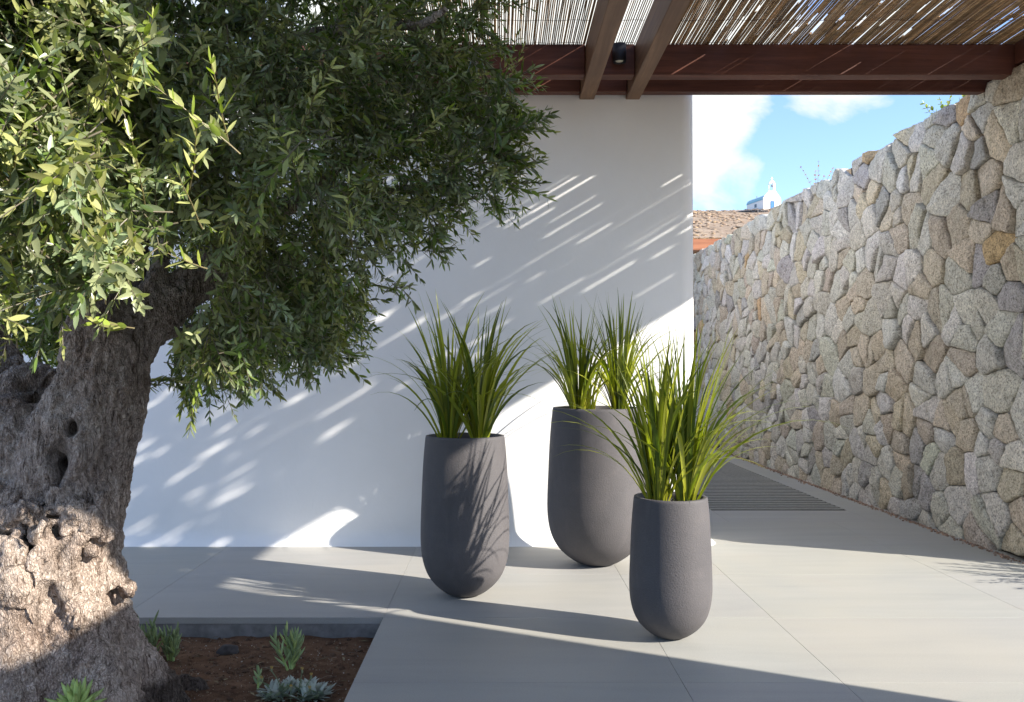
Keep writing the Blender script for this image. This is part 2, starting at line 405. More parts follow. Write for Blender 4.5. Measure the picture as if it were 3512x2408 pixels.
# ------------------------------------------------------------------ chapel on the hill
def make_chapel():
    Z = 250.0
    p = Vector(((1752-VX)/F*Z, Z, S + (VY-473)/F*Z))
    root = empty('chapel', p, 'small white chapel with blue vaulted roof and bell arch on the hilltop', 'chapel', rz=R(14))
    px = Z/F*1593/2408*1.0            # metres per layout-source px
    def prt(name, mb, mat, parent=root, **k):
        o = mb.build(name, mat, None, **k); o.parent = parent; return o
    w, L, hs = 2.75, 9.5, 2.5         # half width, length, wall height
    mb = MB(); mb.box((-w+.15, .45, -2), (w-.15, L, hs)); prt('wall', mb, M['lime'])
    # barrel roof
    mb = MB(); n = 16
    a = np.linspace(0, np.pi, n+1); pr = np.stack([np.cos(a)*(w-.05), hs + np.sin(a)*1.75], -1)
    V = np.concatenate([np.c_[pr[:, 0], np.full(n+1, .45), pr[:, 1]], np.c_[pr[:, 0], np.full(n+1, L+.1), pr[:, 1]]])
    i = np.arange(n); q = np.stack([i, i+1, i+n+2, i+n+1], -1)
    mb.add(V, [q, np.arange(n+1)[None], np.arange(n+1)[::-1][None]+n+1]); prt('roof', mb, M['blue'], smooth=False)
    mb = MB(); mb.box((-.06, L-1.2, hs+1.6), (.06, L-1.08, hs+2.6)); prt('finial', mb, M['metal'])
    # stepped gable facade, real thickness
    out = [(-w, -2), (-w, hs)]
    steps = 5
    for k in range(steps):
        t0 = k/steps; t1 = (k+1)/steps
        x0 = -w + (w-.95)*t0**1.15; x1 = -w + (w-.95)*t1**1.15
        z1 = hs + .25 + 2.15*(t1)
        out += [(x0, z1-.3), (x0+.12, z1), (x1, z1)]
    out += [(-.95, hs+2.45)]
    ring = out + [(-x, z) for x, z in reversed(out)]
    bm = bmesh.new(); vs = [bm.verts.new((x, 0, z)) for x, z in ring]; f = bm.faces.new(vs)
    ex = bmesh.ops.extrude_face_region(bm, geom=[f])
    for v in ex['geom']:
        if isinstance(v, bmesh.types.BMVert): v.co.y += .45
    bmesh.ops.recalc_face_normals(bm, faces=bm.faces[:])
    mb = MB(); mb.bm(bm); prt('gable', mb, M['lime'])
    # bell arch: two piers and a half-ring
    z0 = hs+2.44; mb = MB()
    for s in (-1, 1): mb.box((s*.38, -.02, z0), (s*.92, .5, z0+2.0))
    n = 14; a = np.linspace(0, np.pi, n+1); V = []
    for y in (-.02, .5):
        V += [np.c_[np.cos(a)*.38, np.full(n+1, y), z0+2.0+np.sin(a)*.38], np.c_[np.cos(a)*.92, np.full(n+1, y), z0+2.0+np.sin(a)*1.0]]
    m = n+1; i = np.arange(n)
    qs = [np.stack([i, i+1, i+m+1, i+m], -1), np.stack([i+2*m, i+3*m, i+3*m+1, i+2*m+1], -1), np.stack([i+m, i+m+1, i+3*m+1, i+3*m], -1), np.stack([i, i+2*m, i+2*m+1, i+1], -1)]
    mb.add(np.concatenate(V), qs); ba = prt('bell_arch', mb, M['lime'])
    mb = MB(); mb.lathe([(.02, .5), (.14, .46), (.18, .2), (.27, 0)], 12, (0, .22, z0+1.3)); prt('bell', mb, M['metal'], ba)
    mb = MB(); mb.box((-.08, .15, z0+2.95), (.08, .31, z0+4.0)); mb.box((-.32, .152, z0+3.45), (-.081, .308, z0+3.62)); mb.box((.081, .152, z0+3.45), (.32, .308, z0+3.62)); prt('cross', mb, M['lime'])
    mb = MB(); mb.box((-.58, -.05, -.1), (.58, .02, 2.05)); d = prt('door', mb, M['door'])
    mb = MB(); mb.box((-.60, -.09, -.1), (-.52, -.052, 2.1)); mb.box((.52, -.09, -.1), (.60, -.052, 2.1)); mb.box((-.515, -.09, 2.02), (.515, -.052, 2.1)); prt('door_frame', mb, M['glass'], d)
    mb = MB(); mb.box((-w+.12, 4.0, .9), (-w+.3, 5.2, 1.9)); prt('window', mb, M['glass'])
    # dry-stone terrace wall in front of the chapel
    mb = MB()
    xs = np.linspace(1664, 1790, 46)
    for k in range(45):
        a0 = (xs[k]-1664)/126
        top = 481 - 9*math.sin(min(1, a0*1.1)*math.pi) + 9*a0
        Zc = 246.0 - 6*math.sin(a0*math.pi)
        P0 = Vector(((xs[k]-VX)/F*Zc, Zc, S+(VY-top)/F*Zc)); P1 = Vector(((xs[k+1]-VX)/F*Zc, Zc, 0))
        for r in range(3):
            hh = .5
            ico_clump(mb, ((P0.x+P1.x)/2+rng.uniform(-.1, .1), Zc+rng.uniform(-.2, .2), P0.z-.3-r*hh), .42, .8, (1, 1, 1), 2, .35)
    tag(mb.build('dry_stone_wall', M['rubble'], smooth=False), 'dark grey dry stone terrace wall curving below the white chapel', 'wall')
make_chapel()

# ------------------------------------------------------------------ paving
XL = [-.47-1.055*k for k in range(5, 0, -1)] + [-.47, .58, 1.09, 2.16, 3.22, 4.28, 5.34, 6.4]
ZL = [3.54+.735*k for k in range(-9, 4)]       # last 5.01, 5.745
def make_floor():
    mb = MB()
    g = .0006; th = .026; bv = .0012
    def slab(x0, x1, z0, z1):
        c = rng.uniform(.985, 1.015)
        a = W(x0+g, z0+g, -th); b = W(x1-g, z1-g, 0)
        mb.box(tuple(a), tuple(b), .0007, (c, c*rng.uniform(.99, 1.01), c*rng.uniform(.97, 1.01)))
    for i in range(len(XL)-1):
        for k in range(len(ZL)-1):
            x0, x1, z0, z1 = XL[i], XL[i+1], ZL[k], ZL[k+1]
            if x1 <= -.469 and x0 > -2.60 and z1 <= 3.545 and z0 > 1.33: continue      # planting bed
            slab(x0, x1, z0, z1)
    z = ZL[-1]; gx0, gx1, gz0, gz1 = 1.49, 2.444, 6.21, 10.5
    slab(gx0, gx1, z, gz0); slab(gx0, gx1, gz1, gz1+.8); slab(gx0, gx1, gz1+.8, gz1+2.2)
    zz = z
    while zz < 13:
        z1 = zz+.735
        slab(.9, gx0, zz, z1); slab(gx1, 3.22, zz, z1); zz = z1
    o = mb.build('paving', M['tile'], smooth=False, colr=True); tag(o, kind='structure')
    # bedding slab below (joints), leaving the bed and the trench open
    mb = MB()
    y0, y1 = -.12, -.0262
    def bb(x0, x1, z0, z1): mb.box(tuple(W(x0, z0, y0)), tuple(W(x1, z1, y1)))
    e = .006
    bb(-5.7, 6.4, 3.54+e, 5.745); bb(-.47+e, 6.4, -3.07, 3.54+e-.0001); bb(-5.7, -2.58-e, -3.07, 3.54+e-.0001); bb(-2.58-e+.0001, -.47+e-.0001, -3.07, 1.335-e)
    bb(.9, 1.48, 5.7451, 13); bb(2.454, 3.22, 5.7451, 13); bb(1.4801, 2.4539, 5.7451, 6.2); bb(1.4801, 2.4539, 10.51, 13)
    o = mb.build('paving_base', M['slat']); tag(o, kind='structure')
    # drain grate
    root = empty('drain_grate', W(1.967, 6.21, 0), 'long slatted stone drain grate set flush in the paving beside the stone wall', 'grate')
    mb = MB(); p = .0865; zz = gz0+.016
    while zz < gz1-.06:
        mb.box(tuple(W(gx0+.004, zz+.047, -.0052)), tuple(W(gx1-.004, zz+p, -.001)), .001); zz += p
    sl_ = mb.build('slats', M['slat'], root); sl_['kind'] = 'stuff'
    mb = MB(); mb.box(tuple(W(gx0-.004, gz0, -.16)), tuple(W(gx1+.004, gz1, -.15)))
    mb.box(tuple(W(gx0-.008, gz0, -.149)), tuple(W(gx0+.001, gz1, -.004))); mb.box(tuple(W(gx1-.001, gz0, -.149)), tuple(W(gx1+.008, gz1, -.004)))
    mb.build('trench', M['dark'], root)
make_floor()

# ------------------------------------------------------------------ white house wall
def make_house():
    r = .085; xc, zf = 1.105, 5.0
    path = []; nor = []
    for X in np.linspace(-6, xc-r, 60): path.append((X, zf)); nor.append((0, -1))
    for a in np.linspace(-90, 0, 13)[1:]:
        path.append((xc-r+r*math.cos(R(a)), zf+r+r*math.sin(R(a)))); nor.append((math.cos(R(a)), math.sin(R(a))))
    for Z in np.linspace(zf+r, 11.5, 12)[1:]: path.append((xc, Z)); nor.append((1, 0))
    path.append((-6, 11.5)); nor.append((0, 1))
    path = np.array(path); nor = np.array(nor)
    hs = np.concatenate([np.linspace(-.03, .10, 14), np.linspace(.16, 2.70, 14)])
    V = []
    for h in hs:
        fl = max(0, 1-h/.1); e = .045*fl**2.4*(1+1.2*max(0, 0)) + .012*(1-h/2.7)
        ex = e*np.ones(len(path)) + .075*fl**2.2*np.clip(nor[:, 0], 0, 1)
        for (p, n, k) in zip(path, nor, ex): V.append(W(p[0]+n[0]*k, p[1]+n[1]*k, h))
    n = len(path); m = len(hs)
    i = np.arange(m-1)[:, None]*n; j = np.arange(n)[None]; k = (j+1) % n
    q = np.stack([i+j, i+k, i+n+k, i+n+j], -1).reshape(-1, 4)
    o = mesh_np('house_wall', V, [q, (np.arange(n)+(m-1)*n)[None]], M['plaster'])
    tag(o, 'smooth white plastered house wall with rounded corner behind the planters', 'wall')
make_house()

# ------------------------------------------------------------------ rubble stone walls
def voronoi_stones(u0, u1, v0, v1, su, sv, topfun=None, seed=1):
    """irregular polygons filling a rectangle (u along, v up)"""
    rg = np.random.default_rng(seed)
    nu = int((u1-u0)/su); nv = int((v1-v0)/sv)
    pts = []
    for a in range(-2, nu+2):
        for b in range(-2, nv+2):
            pts.append((u0+(a+.5+.5*(b % 2))*(u1-u0)/nu + rg.uniform(-.56, .56)*su, v0+(b+.5)*(v1-v0)/nv + rg.uniform(-.56, .56)*sv))
    pts = np.array(pts)
    keep = rg.random(len(pts)) > .16
    pts = pts[keep]
    asp = su/sv
    Q = pts.copy(); Q[:, 1] *= asp
    polys = []
    for i in range(len(pts)):
        if not (u0-.02 < pts[i, 0] < u1+.02 and v0-.02 < pts[i, 1] < v1+.02): continue
        d = np.sum((Q-Q[i])**2, 1); nb = np.argsort(d)[1:22]
        poly = [Q[i]+np.array(c)*su*3 for c in ((-1, -1), (1, -1), (1, 1), (-1, 1))]
        cl = [(Q[k]-Q[i], (Q[k]+Q[i])/2) for k in nb]
        for nrm, mid in cl:
            new = []
            for a in range(len(poly)):
                A, B = poly[a], poly[(a+1) % len(poly)]
                da, db = np.dot(A-mid, nrm), np.dot(B-mid, nrm)
                if da <= 0: new.append(A)
                if da*db < 0: new.append(A+(B-A)*da/(da-db))
            poly = new
            if len(poly) < 3: break
        if len(poly) < 3: continue
        P = np.array(poly); P[:, 1] /= asp
        vt = v1 if topfun is None else topfun(pts[i, 0])
        P[:, 0] = np.clip(P[:, 0], u0, u1); P[:, 1] = np.clip(P[:, 1], v0, vt)
        ar = .5*abs(np.dot(P[:, 0], np.roll(P[:, 1], 1))-np.dot(P[:, 1], np.roll(P[:, 0], 1)))
        if ar < .0009: continue
        polys.append(P)
    return polys

PAL = [((.49, .475, .43), .34), ((.56, .545, .51), .22), ((.45, .40, .325), .16), ((.52, .46, .37), .14), ((.36, .35, .34), .05), ((.48, .35, .21), .02), ((.49, .49, .43), .05)]
def stone_color():
    k = rng.random()*sum(w for _, w in PAL)
    for c, w in PAL:
        k -= w
        if k <= 0: break
    return np.array(c)*rng.uniform(.98, 1.2)*np.array((1.02, rng.uniform(.97, 1.02), rng.uniform(.90, 1.0)))

def stone_mesh(polys, mapf, depth=.036, gap=.0014, nb=34, rings=7):
    """each polygon becomes a rough pillow; mapf(u,v,d)->world"""
    VV, QQ, TT, CC = [], [], [], []; n0 = 0
    for P in polys:
        c = P.mean(0)
        # resample outline
        E = np.roll(P, -1, 0)-P; L = np.linalg.norm(E, axis=1); cum = np.concatenate([[0], np.cumsum(L)])
        t = (np.arange(nb)+.5)/nb*cum[-1]; idx = np.clip(np.searchsorted(cum, t, side='right')-1, 0, len(P)-1)
        O = P[idx]+E[idx]*((t-cum[idx])/np.maximum(L[idx], 1e-9))[:, None]
        O = .88*O+.06*np.roll(O, 1, 0)+.06*np.roll(O, -1, 0)
        size = math.sqrt(max(1e-6, .5*abs(np.dot(P[:, 0], np.roll(P[:, 1], 1))-np.dot(P[:, 1], np.roll(P[:, 0], 1)))))
        rad = np.linalg.norm(O-c, axis=1)
        off = rng.uniform(-100, 100, 3)
        dd = depth*rng.uniform(.75, 1.25)
        tilt = rng.uniform(-.22, .22, 2); fa = rng.uniform(0, 6.28, 3); fk = rng.uniform(.25, .7, 3)*size*.5; fs = rng.uniform(.25, .6, 3)
        fr = [1.0, 1.0, .99, .962, .85, .56, .25]; hd = [-1.2, .25, .60, .84, .96, 1.0, 1.0]
        vs = []
        for f, hgt in zip(fr, hd):
            sh = np.maximum(.2, (rad*f-gap)/np.maximum(rad, 1e-6))
            ring = c+(O-c)*sh[:, None]
            for (u, v) in ring:
                p = Vector((u*11+off[0], v*11+off[1], off[2]))
                nz_ = noise.noise(p)*.55+noise.noise(p*2.3)*.35+noise.noise(p*5)*.22
                w = max(0, hgt)
                ch = 0.0
                for a_, k_, s_ in zip(fa, fk, fs): ch -= max(0, (u-c[0])*math.cos(a_)+(v-c[1])*math.sin(a_)-k_)*s_
                ch = max(ch, -.45*dd)
                jit = .006*noise.noise(Vector((u*30+off[1], v*30, off[0])))
                vs.append((u+jit, v+.006*noise.noise(Vector((u*30, v*30+off[0], off[2]))), dd*hgt + w*(.55*dd*nz_ + ch*.8 + (u-c[0])*tilt[0] + (v-c[1])*tilt[1])*.8))
        m = len(fr)
        vs.append((c[0], c[1], dd*1.03+.4*dd*noise.noise(Vector((c[0]*11+off[0], c[1]*11+off[1], off[2])))))
        i = np.arange(m-1)[:, None]*nb; j = np.arange(nb)[None]; k = (j+1) % nb
        QQ.append(np.stack([i+j, i+k, i+nb+k, i+nb+j], -1).reshape(-1, 4)+n0)
        jj = np.arange(nb); TT.append(np.stack([(m-1)*nb+jj, (m-1)*nb+(jj+1) % nb, np.full(nb, m*nb)], -1)+n0)
        VV += [mapf(*x) for x in vs]; CC.append(np.tile(stone_color(), (len(vs), 1))); n0 += len(vs)
    return np.array(VV), np.concatenate(QQ), np.concatenate(TT), np.concatenate(CC)

XW = 2.735; XB = 3.12            # face and back of the rubble wall
def topf(u): return 2.598+.006*math.sin(u*9.1)+.005*math.sin(u*23.7+1)
def make_stone_wall():
    root = empty('rubble_wall', W(2.9, 8.5, 0), 'tall rubble stone wall of grey and tan granite running beside the paved passage', 'wall')
    polys = voronoi_stones(4.47, 12.5, -.03, 2.62, .182, .156, topf, 3)
    V, Q, T, C = stone_mesh(polys, lambda u, v, d: W(XW-d, u, v))
    # end face of the wall (towards the gateway) and coping stones on top
    p2 = voronoi_stones(XW+.0, XB, -.03, 2.6, .2, .17, None, 5)
    V2, Q2, T2, C2 = stone_mesh(p2, lambda u, v, d: W(u, 4.47-d+.02, v), .04)
    p3 = voronoi_stones(4.47, 12.5, XW+.01, XB, .25, .17, None, 6)
    V3, Q3, T3, C3 = stone_mesh(p3, lambda u, v, d: W(v, u, 2.56+d*.8), .045)
    # flip windings so normals face out
    o = mesh_np('stones', np.concatenate([V, V2, V3]), [np.concatenate([Q[:, ::-1], (Q2+len(V)), Q3[:, ::-1]+len(V)+len(V2)]), np.concatenate([T[:, ::-1], T2+len(V), T3[:, ::-1]+len(V)+len(V2)])], M['stone'], root, True, np.concatenate([C, C2, C3]))
    mb = MB(); mb.box(tuple(W(XW+.016, 4.49, -.05)), tuple(W(XB, 12.5, 2.57))); mb.build('mortar_core', M['mortar'], root)
make_stone_wall()
def make_near_wall():
    root = empty('rubble_wall', W(2.9, 0, 0), 'rubble stone wall on the near side of the gateway opening', 'wall')
    polys = voronoi_stones(-3.0, 1.80, -.03, 2.62, .26, .2, topf, 9)
    sk = lambda u, v: u+.115*v*max(0, (u-.6)/1.4) - .08*max(0, (u-.6)/1.4)
    V, Q, T, C = stone_mesh(polys, lambda u, v, d: W(XW-d, sk(u, v), v), nb=16)
    o = mesh_np('stones', V, [Q[:, ::-1], T[:, ::-1]], M['stone'], root, True, C)
    mb = MB()
    a = [W(XW+.016, -3, -.05), W(XB, -3, -.05), W(XB, sk(1.80, 0), -.05), W(XW+.016, sk(1.80, 0), -.05)]
    b = [W(XW+.016, -3, 2.59), W(XB, -3, 2.59), W(XB, sk(1.80, 2.59), 2.59), W(XW+.016, sk(1.80, 2.59), 2.59)]
    mb.add([tuple(p) for p in a+b], [np.array([[3, 2, 1, 0], [4, 5, 6, 7], [0, 1, 5, 4], [1, 2, 6, 5], [2, 3, 7, 6], [3, 0, 4, 7]])]); mb.build('mortar_core', M['mortar'], root)
make_near_wall()
def make_grit():
    mb = MB()
    for _ in range(1500):
        z = rng.uniform(4.5, 12); d = abs(rng.normal(0, .02)); r = rng.uniform(.003, .009)
        bm = bmesh.new(); bmesh.ops.create_icosphere(bm, subdivisions=1, radius=r*S)
        mb.bm(bm, np.array((.30, .20, .14))*rng.uniform(.6, 1.4), Matrix.Translation(W(XW-.045-d, z, r*.3)))
    o = mb.build('gravel', M['pebble'], colr=True); tag(o, 'reddish grit lying along the foot of the stone wall', 'gravel', kind='stuff')
make_grit()

# ------------------------------------------------------------------ pergola
HT = 2.709; HBM = 2.546
def reed_mat(x0, x1, z0, z1, seed, step, rmin, rmax, second, gaps):
    rg = np.random.default_rng(seed)
    mb = MB()
    def reed(X, hh, rr, sx=0.0, sz_=0.0):
        n = 22; zz = np.linspace(z0, z1, n) + rg.uniform(-.02, .02)
        ph = rg.uniform(0, 6.28, 3); am = rg.uniform(.0006, .0024)
        if rg.random() < .06: am *= 3
        xx = X + am*np.sin(zz*2.1+ph[0]) + am*.6*np.sin(zz*6.3+ph[1]) + rg.normal(0, .0004, n)
        hz = hh + .0018*np.sin(zz*2.9+ph[2])
        # split where a gap rectangle removes it
        segs = [(z0, z1)]
        for (gx, gw, ga, gb) in gaps:
            ga -= sz_; gb -= sz_
            if abs(X-gx-sx) < gw:
                ns = []
                for a, b in segs:
                    if gb <= a or ga >= b: ns.append((a, b))
                    else:
                        if ga > a: ns.append((a, ga+rg.uniform(-.02, .02)))
                        if gb < b: ns.append((gb+rg.uniform(-.02, .02), b))
                segs = ns
        tone = rg.uniform(.55, 1.25); c = np.array((.27, .165, .078))*tone if rg.random() < .7 else np.array((.34, .235, .13))*tone
        for a, b in segs:
            if b-a < .05: continue
            k = max(3, int((b-a)/(z1-z0)*n)+2)
            za = np.linspace(a, b, k)
            xa = np.interp(za, zz, xx); ha = np.interp(za, zz, hz)
            mb.tube([tuple(W(x, z, h)) for x, z, h in zip(xa, za, ha)], rr*S*np.linspace(1.12, .9, k), 5, c)
    X = x0
    while X < x1:
        rr = rg.uniform(rmin, rmax); reed(X, HT+.0045, rr); X += step*rg.uniform(.82, 1.18)
    if second:
        X = x0
        while X < x1:
            reed(X, HT+.0135, rg.uniform(rmin*.8, rmax*.9), .015, .007); X += second*rg.uniform(.7, 1.3)
    # binding wires
    for zc in np.arange(z0+.12, z1, .30):
        k = int((x1-x0)/.03)+2
        xs = np.linspace(x0, x1, k)
        mb.tube([tuple(W(x, zc+.004*math.sin(x*9), HT-.001+.002*math.sin(x*40))) for x in xs], .0012*S, 4, (.10, .05, .03))
    return mb

def make_pergola():
    root = empty('pergola', W(1.3, 3.0, 0), 'dark timber pergola with reed screening roof over the paved terrace', 'pergola')
    def bx(name, x0, x1, z0, z1, h0, h1, mat, bev=.006):
        mb = MB(); mb.box(tuple(W(x0, z0, h0)), tuple(W(x1, z1, h1)), bev); return mb.build(name, mat, root)
    # front beam segments butt against the rafters
    ra = [(.449, .533), (.711, .790)]
    xs = [-2.4, .447, .535, .709, .792, 3.14]
    for a, b in ((0, 1), (2, 3), (4, 5)):
        bx('beam', xs[a], xs[b], 4.643, 4.728, HBM, HT, M['woodx'])
        bx('beam', xs[a], xs[b], 4.925, 4.990, HBM, HT, M['woodx'])
    for a, b in ra: bx('rafter', a, b, .985, 5.03, 2.525, HT+.001, M['woody'])
    bx('rafter', -.70, -.62, .985, 4.640, 2.55, HT+.001, M['woody'])
    bx('rafter', 2.705, 2.79, .985, 4.640, 2.60, HT+.001, M['woodx'])
    bx('rafter', 3.06, 3.14, .985, 4.640, 2.60, HT+.001, M['woody'])
    xs2 = [-.58, .447, .535, .709, .792, 2.703, 2.792, 3.30]
    bx('fascia', -.74, 3.16, .902, .980, 2.53, HT, M['woodx'])
    bx('post', 3.05, 3.15, .906, .976, 0, 2.528, M['woodx']); bx('post', -.74, -.64, .906, .976, 0, 2.528, M['woodx'])
    bx('post', 3.125, 3.2, 4.65, 4.72, 0, 2.544, M['woodx'])
    gaps = []
    rg = np.random.default_rng(21)
    for _ in range(175):
        zc = rg.uniform(2.2, 3.95); gaps.append((rg.uniform(1.0, 3.1), rg.choice([.008, .010, .013, .017]), zc, zc+rg.uniform(.03, .10)))
    for _ in range(40):
        zc = rg.uniform(3.9, 4.5); gaps.append((rg.uniform(.95, 3.1), rg.choice([.0055, .007, .0085]), zc, zc+rg.uniform(.06, .17)))
    specs = [(-.62, .445, 0.0098, .0034, .0044, 0), (.536, .708, .0100, .0026, .0036, 0), (.793, 3.15, .0094, .0033, .0044, .0165)]
    for i, (a, b, st, r0, r1, s2) in enumerate(specs):
        m = reed_mat(a, b, .905, 4.995, 31+i, st, r0, r1, s2, gaps)
        m.build('reed_mat', M['reed'], root, True, True)
make_pergola()

def make_downlight():
    p = W(.621, 4.600, 2.69)
    root = empty('downlight', p, 'small black cylinder downlight on the dark beam between the two rafters', 'lamp')
    r = .0355*S; h = .092*S
    mb = MB(); mb.lathe([(0, 0), (r, 0), (r, -h+.003), (r-.002, -h), (r-.008, -h), (r-.011, -h+.012), (.0, -h+.0125)], 32, tuple(p)); mb.build('housing', M['black'], root, True)
    mb = MB(); mb.lathe([(0, -h+.006), (r*.52, -h+.006), (r*.56, -h+.011)], 24, tuple(p)); mb.build('lens', M['lens'], root, True)
    mb = MB(); mb.box(tuple(W(.60, 4.63, 2.64)), tuple(W(.642, 4.6425, 2.68))); mb.build('bracket', M['black'], root)
make_downlight()

def make_far_pergola():
    root = empty('pergola', W(3.0, 12.7, 0), 'sunlit cedar pergola beam just showing beyond the far end of the stone wall', 'pergola')
    def bx(name, x0, x1, z0, z1, h0, h1, mat):
        mb = MB(); mb.box(tuple(W(x0, z0, h0)), tuple(W(x1, z1, h1)), .01); return mb.build(name, mat, root)
    bx('beam', 2.2, 3.20, 12.62, 12.75, 2.695, 2.855, M['woodsun']); bx('beam', 3.203, 4.6, 12.62, 12.75, 2.695, 2.855, M['woodsun'])
    bx('beam', 2.2, 4.6, 15.0, 15.12, 2.695, 2.855, M['woodx'])
    for x in (2.2, 4.5):
        bx('post', x, x+.1, 12.63, 12.74, -.2, 2.692, M['woodx'])
    mb = reed_mat(2.2, 4.6, 0, 2.5, 77, .02, .006, .009, 0, [])
    V = np.concatenate(mb.v); V[:, 1] += 12.63*S; V[:, 2] += .152*S; mb.v = [V]
    mb.build('reed_mat', M['reed'], root, True, True)
    mb = MB(); mb.box(tuple(W(1.2, 13.2, -.2)), tuple(W(2.60, 13.3, 2.69))); mb.build('shade_panel', M['woodx'], root)  # added dark panel, stands in for the shade beneath the far beam
make_far_pergola()

# ------------------------------------------------------------------ planters and grasses
PROF = [(.0, .0), (.33, .0), (.37, .004), (.46, .022), (.57, .045), (.69, .075), (.785, .107), (.865, .145), (.92, .19), (.965, .24), (.99, .30), (1.0, .36), (.995, .45), (.98, .56), (.965, .68), (.945, .80), (.92, .90), (.893, .975), (.888, .992), (.878, 1.0)]
def grass_plant(base, height, seed, label, nbl=95):
    rg = np.random.default_rng(seed)
    VV, QQ, CC = [], [], []; n0 = 0
    ns = 11
    for b in range(nbl):
        inner = rg.random()
        phi = rg.uniform(0, 2*np.pi)
        r0 = .030*math.sqrt(rg.random())
        L = height*(rg.uniform(.72, 1.08) if inner < .42 else rg.uniform(.6, 1.05))
        if inner < .45: th0 = rg.uniform(.01, .15); bend = rg.uniform(.1, .75)
        elif inner < .74: th0 = rg.uniform(.08, .28); bend = rg.uniform(.75, 1.7)
        else: th0 = rg.uniform(.2, .5); bend = rg.uniform(1.1, 1.9)
        pw = rg.uniform(1.15, 2.0)
        s = np.linspace(0, 1, ns)
        th = th0+bend*s**pw
        dphi = rg.uniform(-.5, .5)*s**1.5
        ds = L/(ns-1)
        dr = np.sin(th)*ds; dz = np.cos(th)*ds
        ax = np.cos(phi+dphi)*dr; ay = np.sin(phi+dphi)*dr
        px = base[0]/S + r0*math.cos(phi) + np.concatenate([[0], np.cumsum(ax[:-1])])
        py = base[1]/S + r0*math.sin(phi) + np.concatenate([[0], np.cumsum(ay[:-1])])
        pz = base[2]/S - .004 + np.concatenate([[0], np.cumsum(dz[:-1])])
        P = np.stack([px, py, pz], -1)*S
        T = np.gradient(P, axis=0); T /= np.linalg.norm(T, axis=1)[:, None]
        tw = phi + np.pi/2 + rg.uniform(-.9, .9)*(1-.3*s)
        side = np.stack([np.cos(tw), np.sin(tw), np.zeros(ns)], -1)
        side -= T*np.sum(side*T, 1)[:, None]; side /= np.linalg.norm(side, axis=1)[:, None]
        N = np.cross(side, T)
        w = rg.uniform(.0054, .0088)*S*np.minimum(1, .62+1.6*s)*np.clip((1-s)/.45, 0, 1)**.8
        w = np.maximum(w, .0004)
        A = P-side*w[:, None]+N*(w*.35)[:, None]; B = P; C = P+side*w[:, None]+N*(w*.35)[:, None]
        V = np.concatenate([A, B, C])
        i = np.arange(ns-1)
        QQ.append(np.concatenate([np.stack([i, i+ns, i+ns+1, i+1], -1), np.stack([i+ns, i+2*ns, i+2*ns+1, i+ns+1], -1)])+n0)
        k = rg.uniform(.65, 1.25)
        tint = np.array((1.6, 1.45, 1.2)) if rg.random() < .2 else np.array((1.2, 1.1, .9)) if rg.random() < .35 else (np.array((.42, .52, .5)) if rg.random() < .5 else np.array((1, 1, 1)))
        g = np.ones((3*ns, 3))*tint*k
        lowt = np.tile(np.clip(1-s/.35, 0, 1), 3)[:, None]
        g = g*(1-lowt)+g*lowt*np.array((1.45, 1.35, 1.25))
        VV.append(V); CC.append(g); n0 += 3*ns
    o = mesh_np('grass_plant', np.concatenate(VV), [np.concatenate(QQ)], M['grass'], None, True, np.concatenate(CC))
    o.location = base
    me = o.data; co_ = np.empty(len(me.vertices)*3, np.float32); me.vertices.foreach_get('co', co_)
    co_ = co_.reshape(-1, 3)-np.array(base, np.float32); me.vertices.foreach_set('co', co_.ravel()); me.update()
    tag(o, label, 'grass plant', 'grasses planted in the charcoal pots')
    return o

def planter(X, Z, rmax, H, label, clumps, seed):
    p = W(X, Z, 0)
    root = empty('planter', p, label, 'planter', 'charcoal planters on the terrace')
    outer = [(r*rmax*S, t*H*S) for r, t in PROF]
    # smooth the profile by cubic-ish resampling
    o_ = np.array(outer); tt = np.concatenate([[0], np.cumsum(np.linalg.norm(np.diff(o_, axis=0), axis=1))])
    ti = np.linspace(0, tt[-1], 70); pr = np.stack([np.interp(ti, tt, o_[:, 0]), np.interp(ti, tt, o_[:, 1])], -1)
    for _ in range(6): pr[4:-3] = .5*pr[4:-3]+.25*pr[3:-4]+.25*pr[5:-2]
    rim = rmax*.878*S; top = H*S; tk = .017*S
    inner = [(rim-.004, top+.0008), (rim-tk+.004, top), (rim-tk, top-.004), (rim-tk-.002, top-.05*S), (rim-tk, top-.14*S)]
    mb = MB(); mb.lathe(np.concatenate([pr, np.array(inner)]), 96, tuple(p)); mb.build('pot', M['pot'], root, True)
    hs = H-.045
    rg = np.random.default_rng(seed)
    mb = MB(); rr = rim-tk-.001
    mb.lathe([(rr, hs*S-.004), (rr*.7, hs*S+.004), (rr*.3, hs*S+.008), (0.0001, hs*S+.008)], 40, tuple(p)); soil = mb.build('soil', M['soil'], root, True)
    mb = MB()
    for _ in range(260):
        a = rg.uniform(0, 6.28); q = rr*.97*math.sqrt(rg.random()); r = rg.uniform(.004, .009)
        bm = bmesh.new(); bmesh.ops.create_icosphere(bm, subdivisions=1, radius=r)
        c = np.array((.55, .52, .47))*rg.uniform(.5, 1.15) if rg.random() < .6 else np.array((.2, .15, .1))*rg.uniform(.5, 1.2)
        mb.bm(bm, c, Matrix.Translation((p.x+q*math.cos(a), p.y+q*math.sin(a), p.z+hs*S+.008)) @ Matrix.Rotation(a, 4, 'X') @ Matrix.Diagonal((1, 1.3, .7, 1)))
    g = mb.build('pebbles', M['pebble'], soil, True, True); g['kind'] = 'stuff'
    for i, (dx, dz, hh, lab, n) in enumerate(clumps):
        b = W(X+dx, Z+dz, hs+.006)
        grass_plant(b, hh, seed*10+i, lab, n)

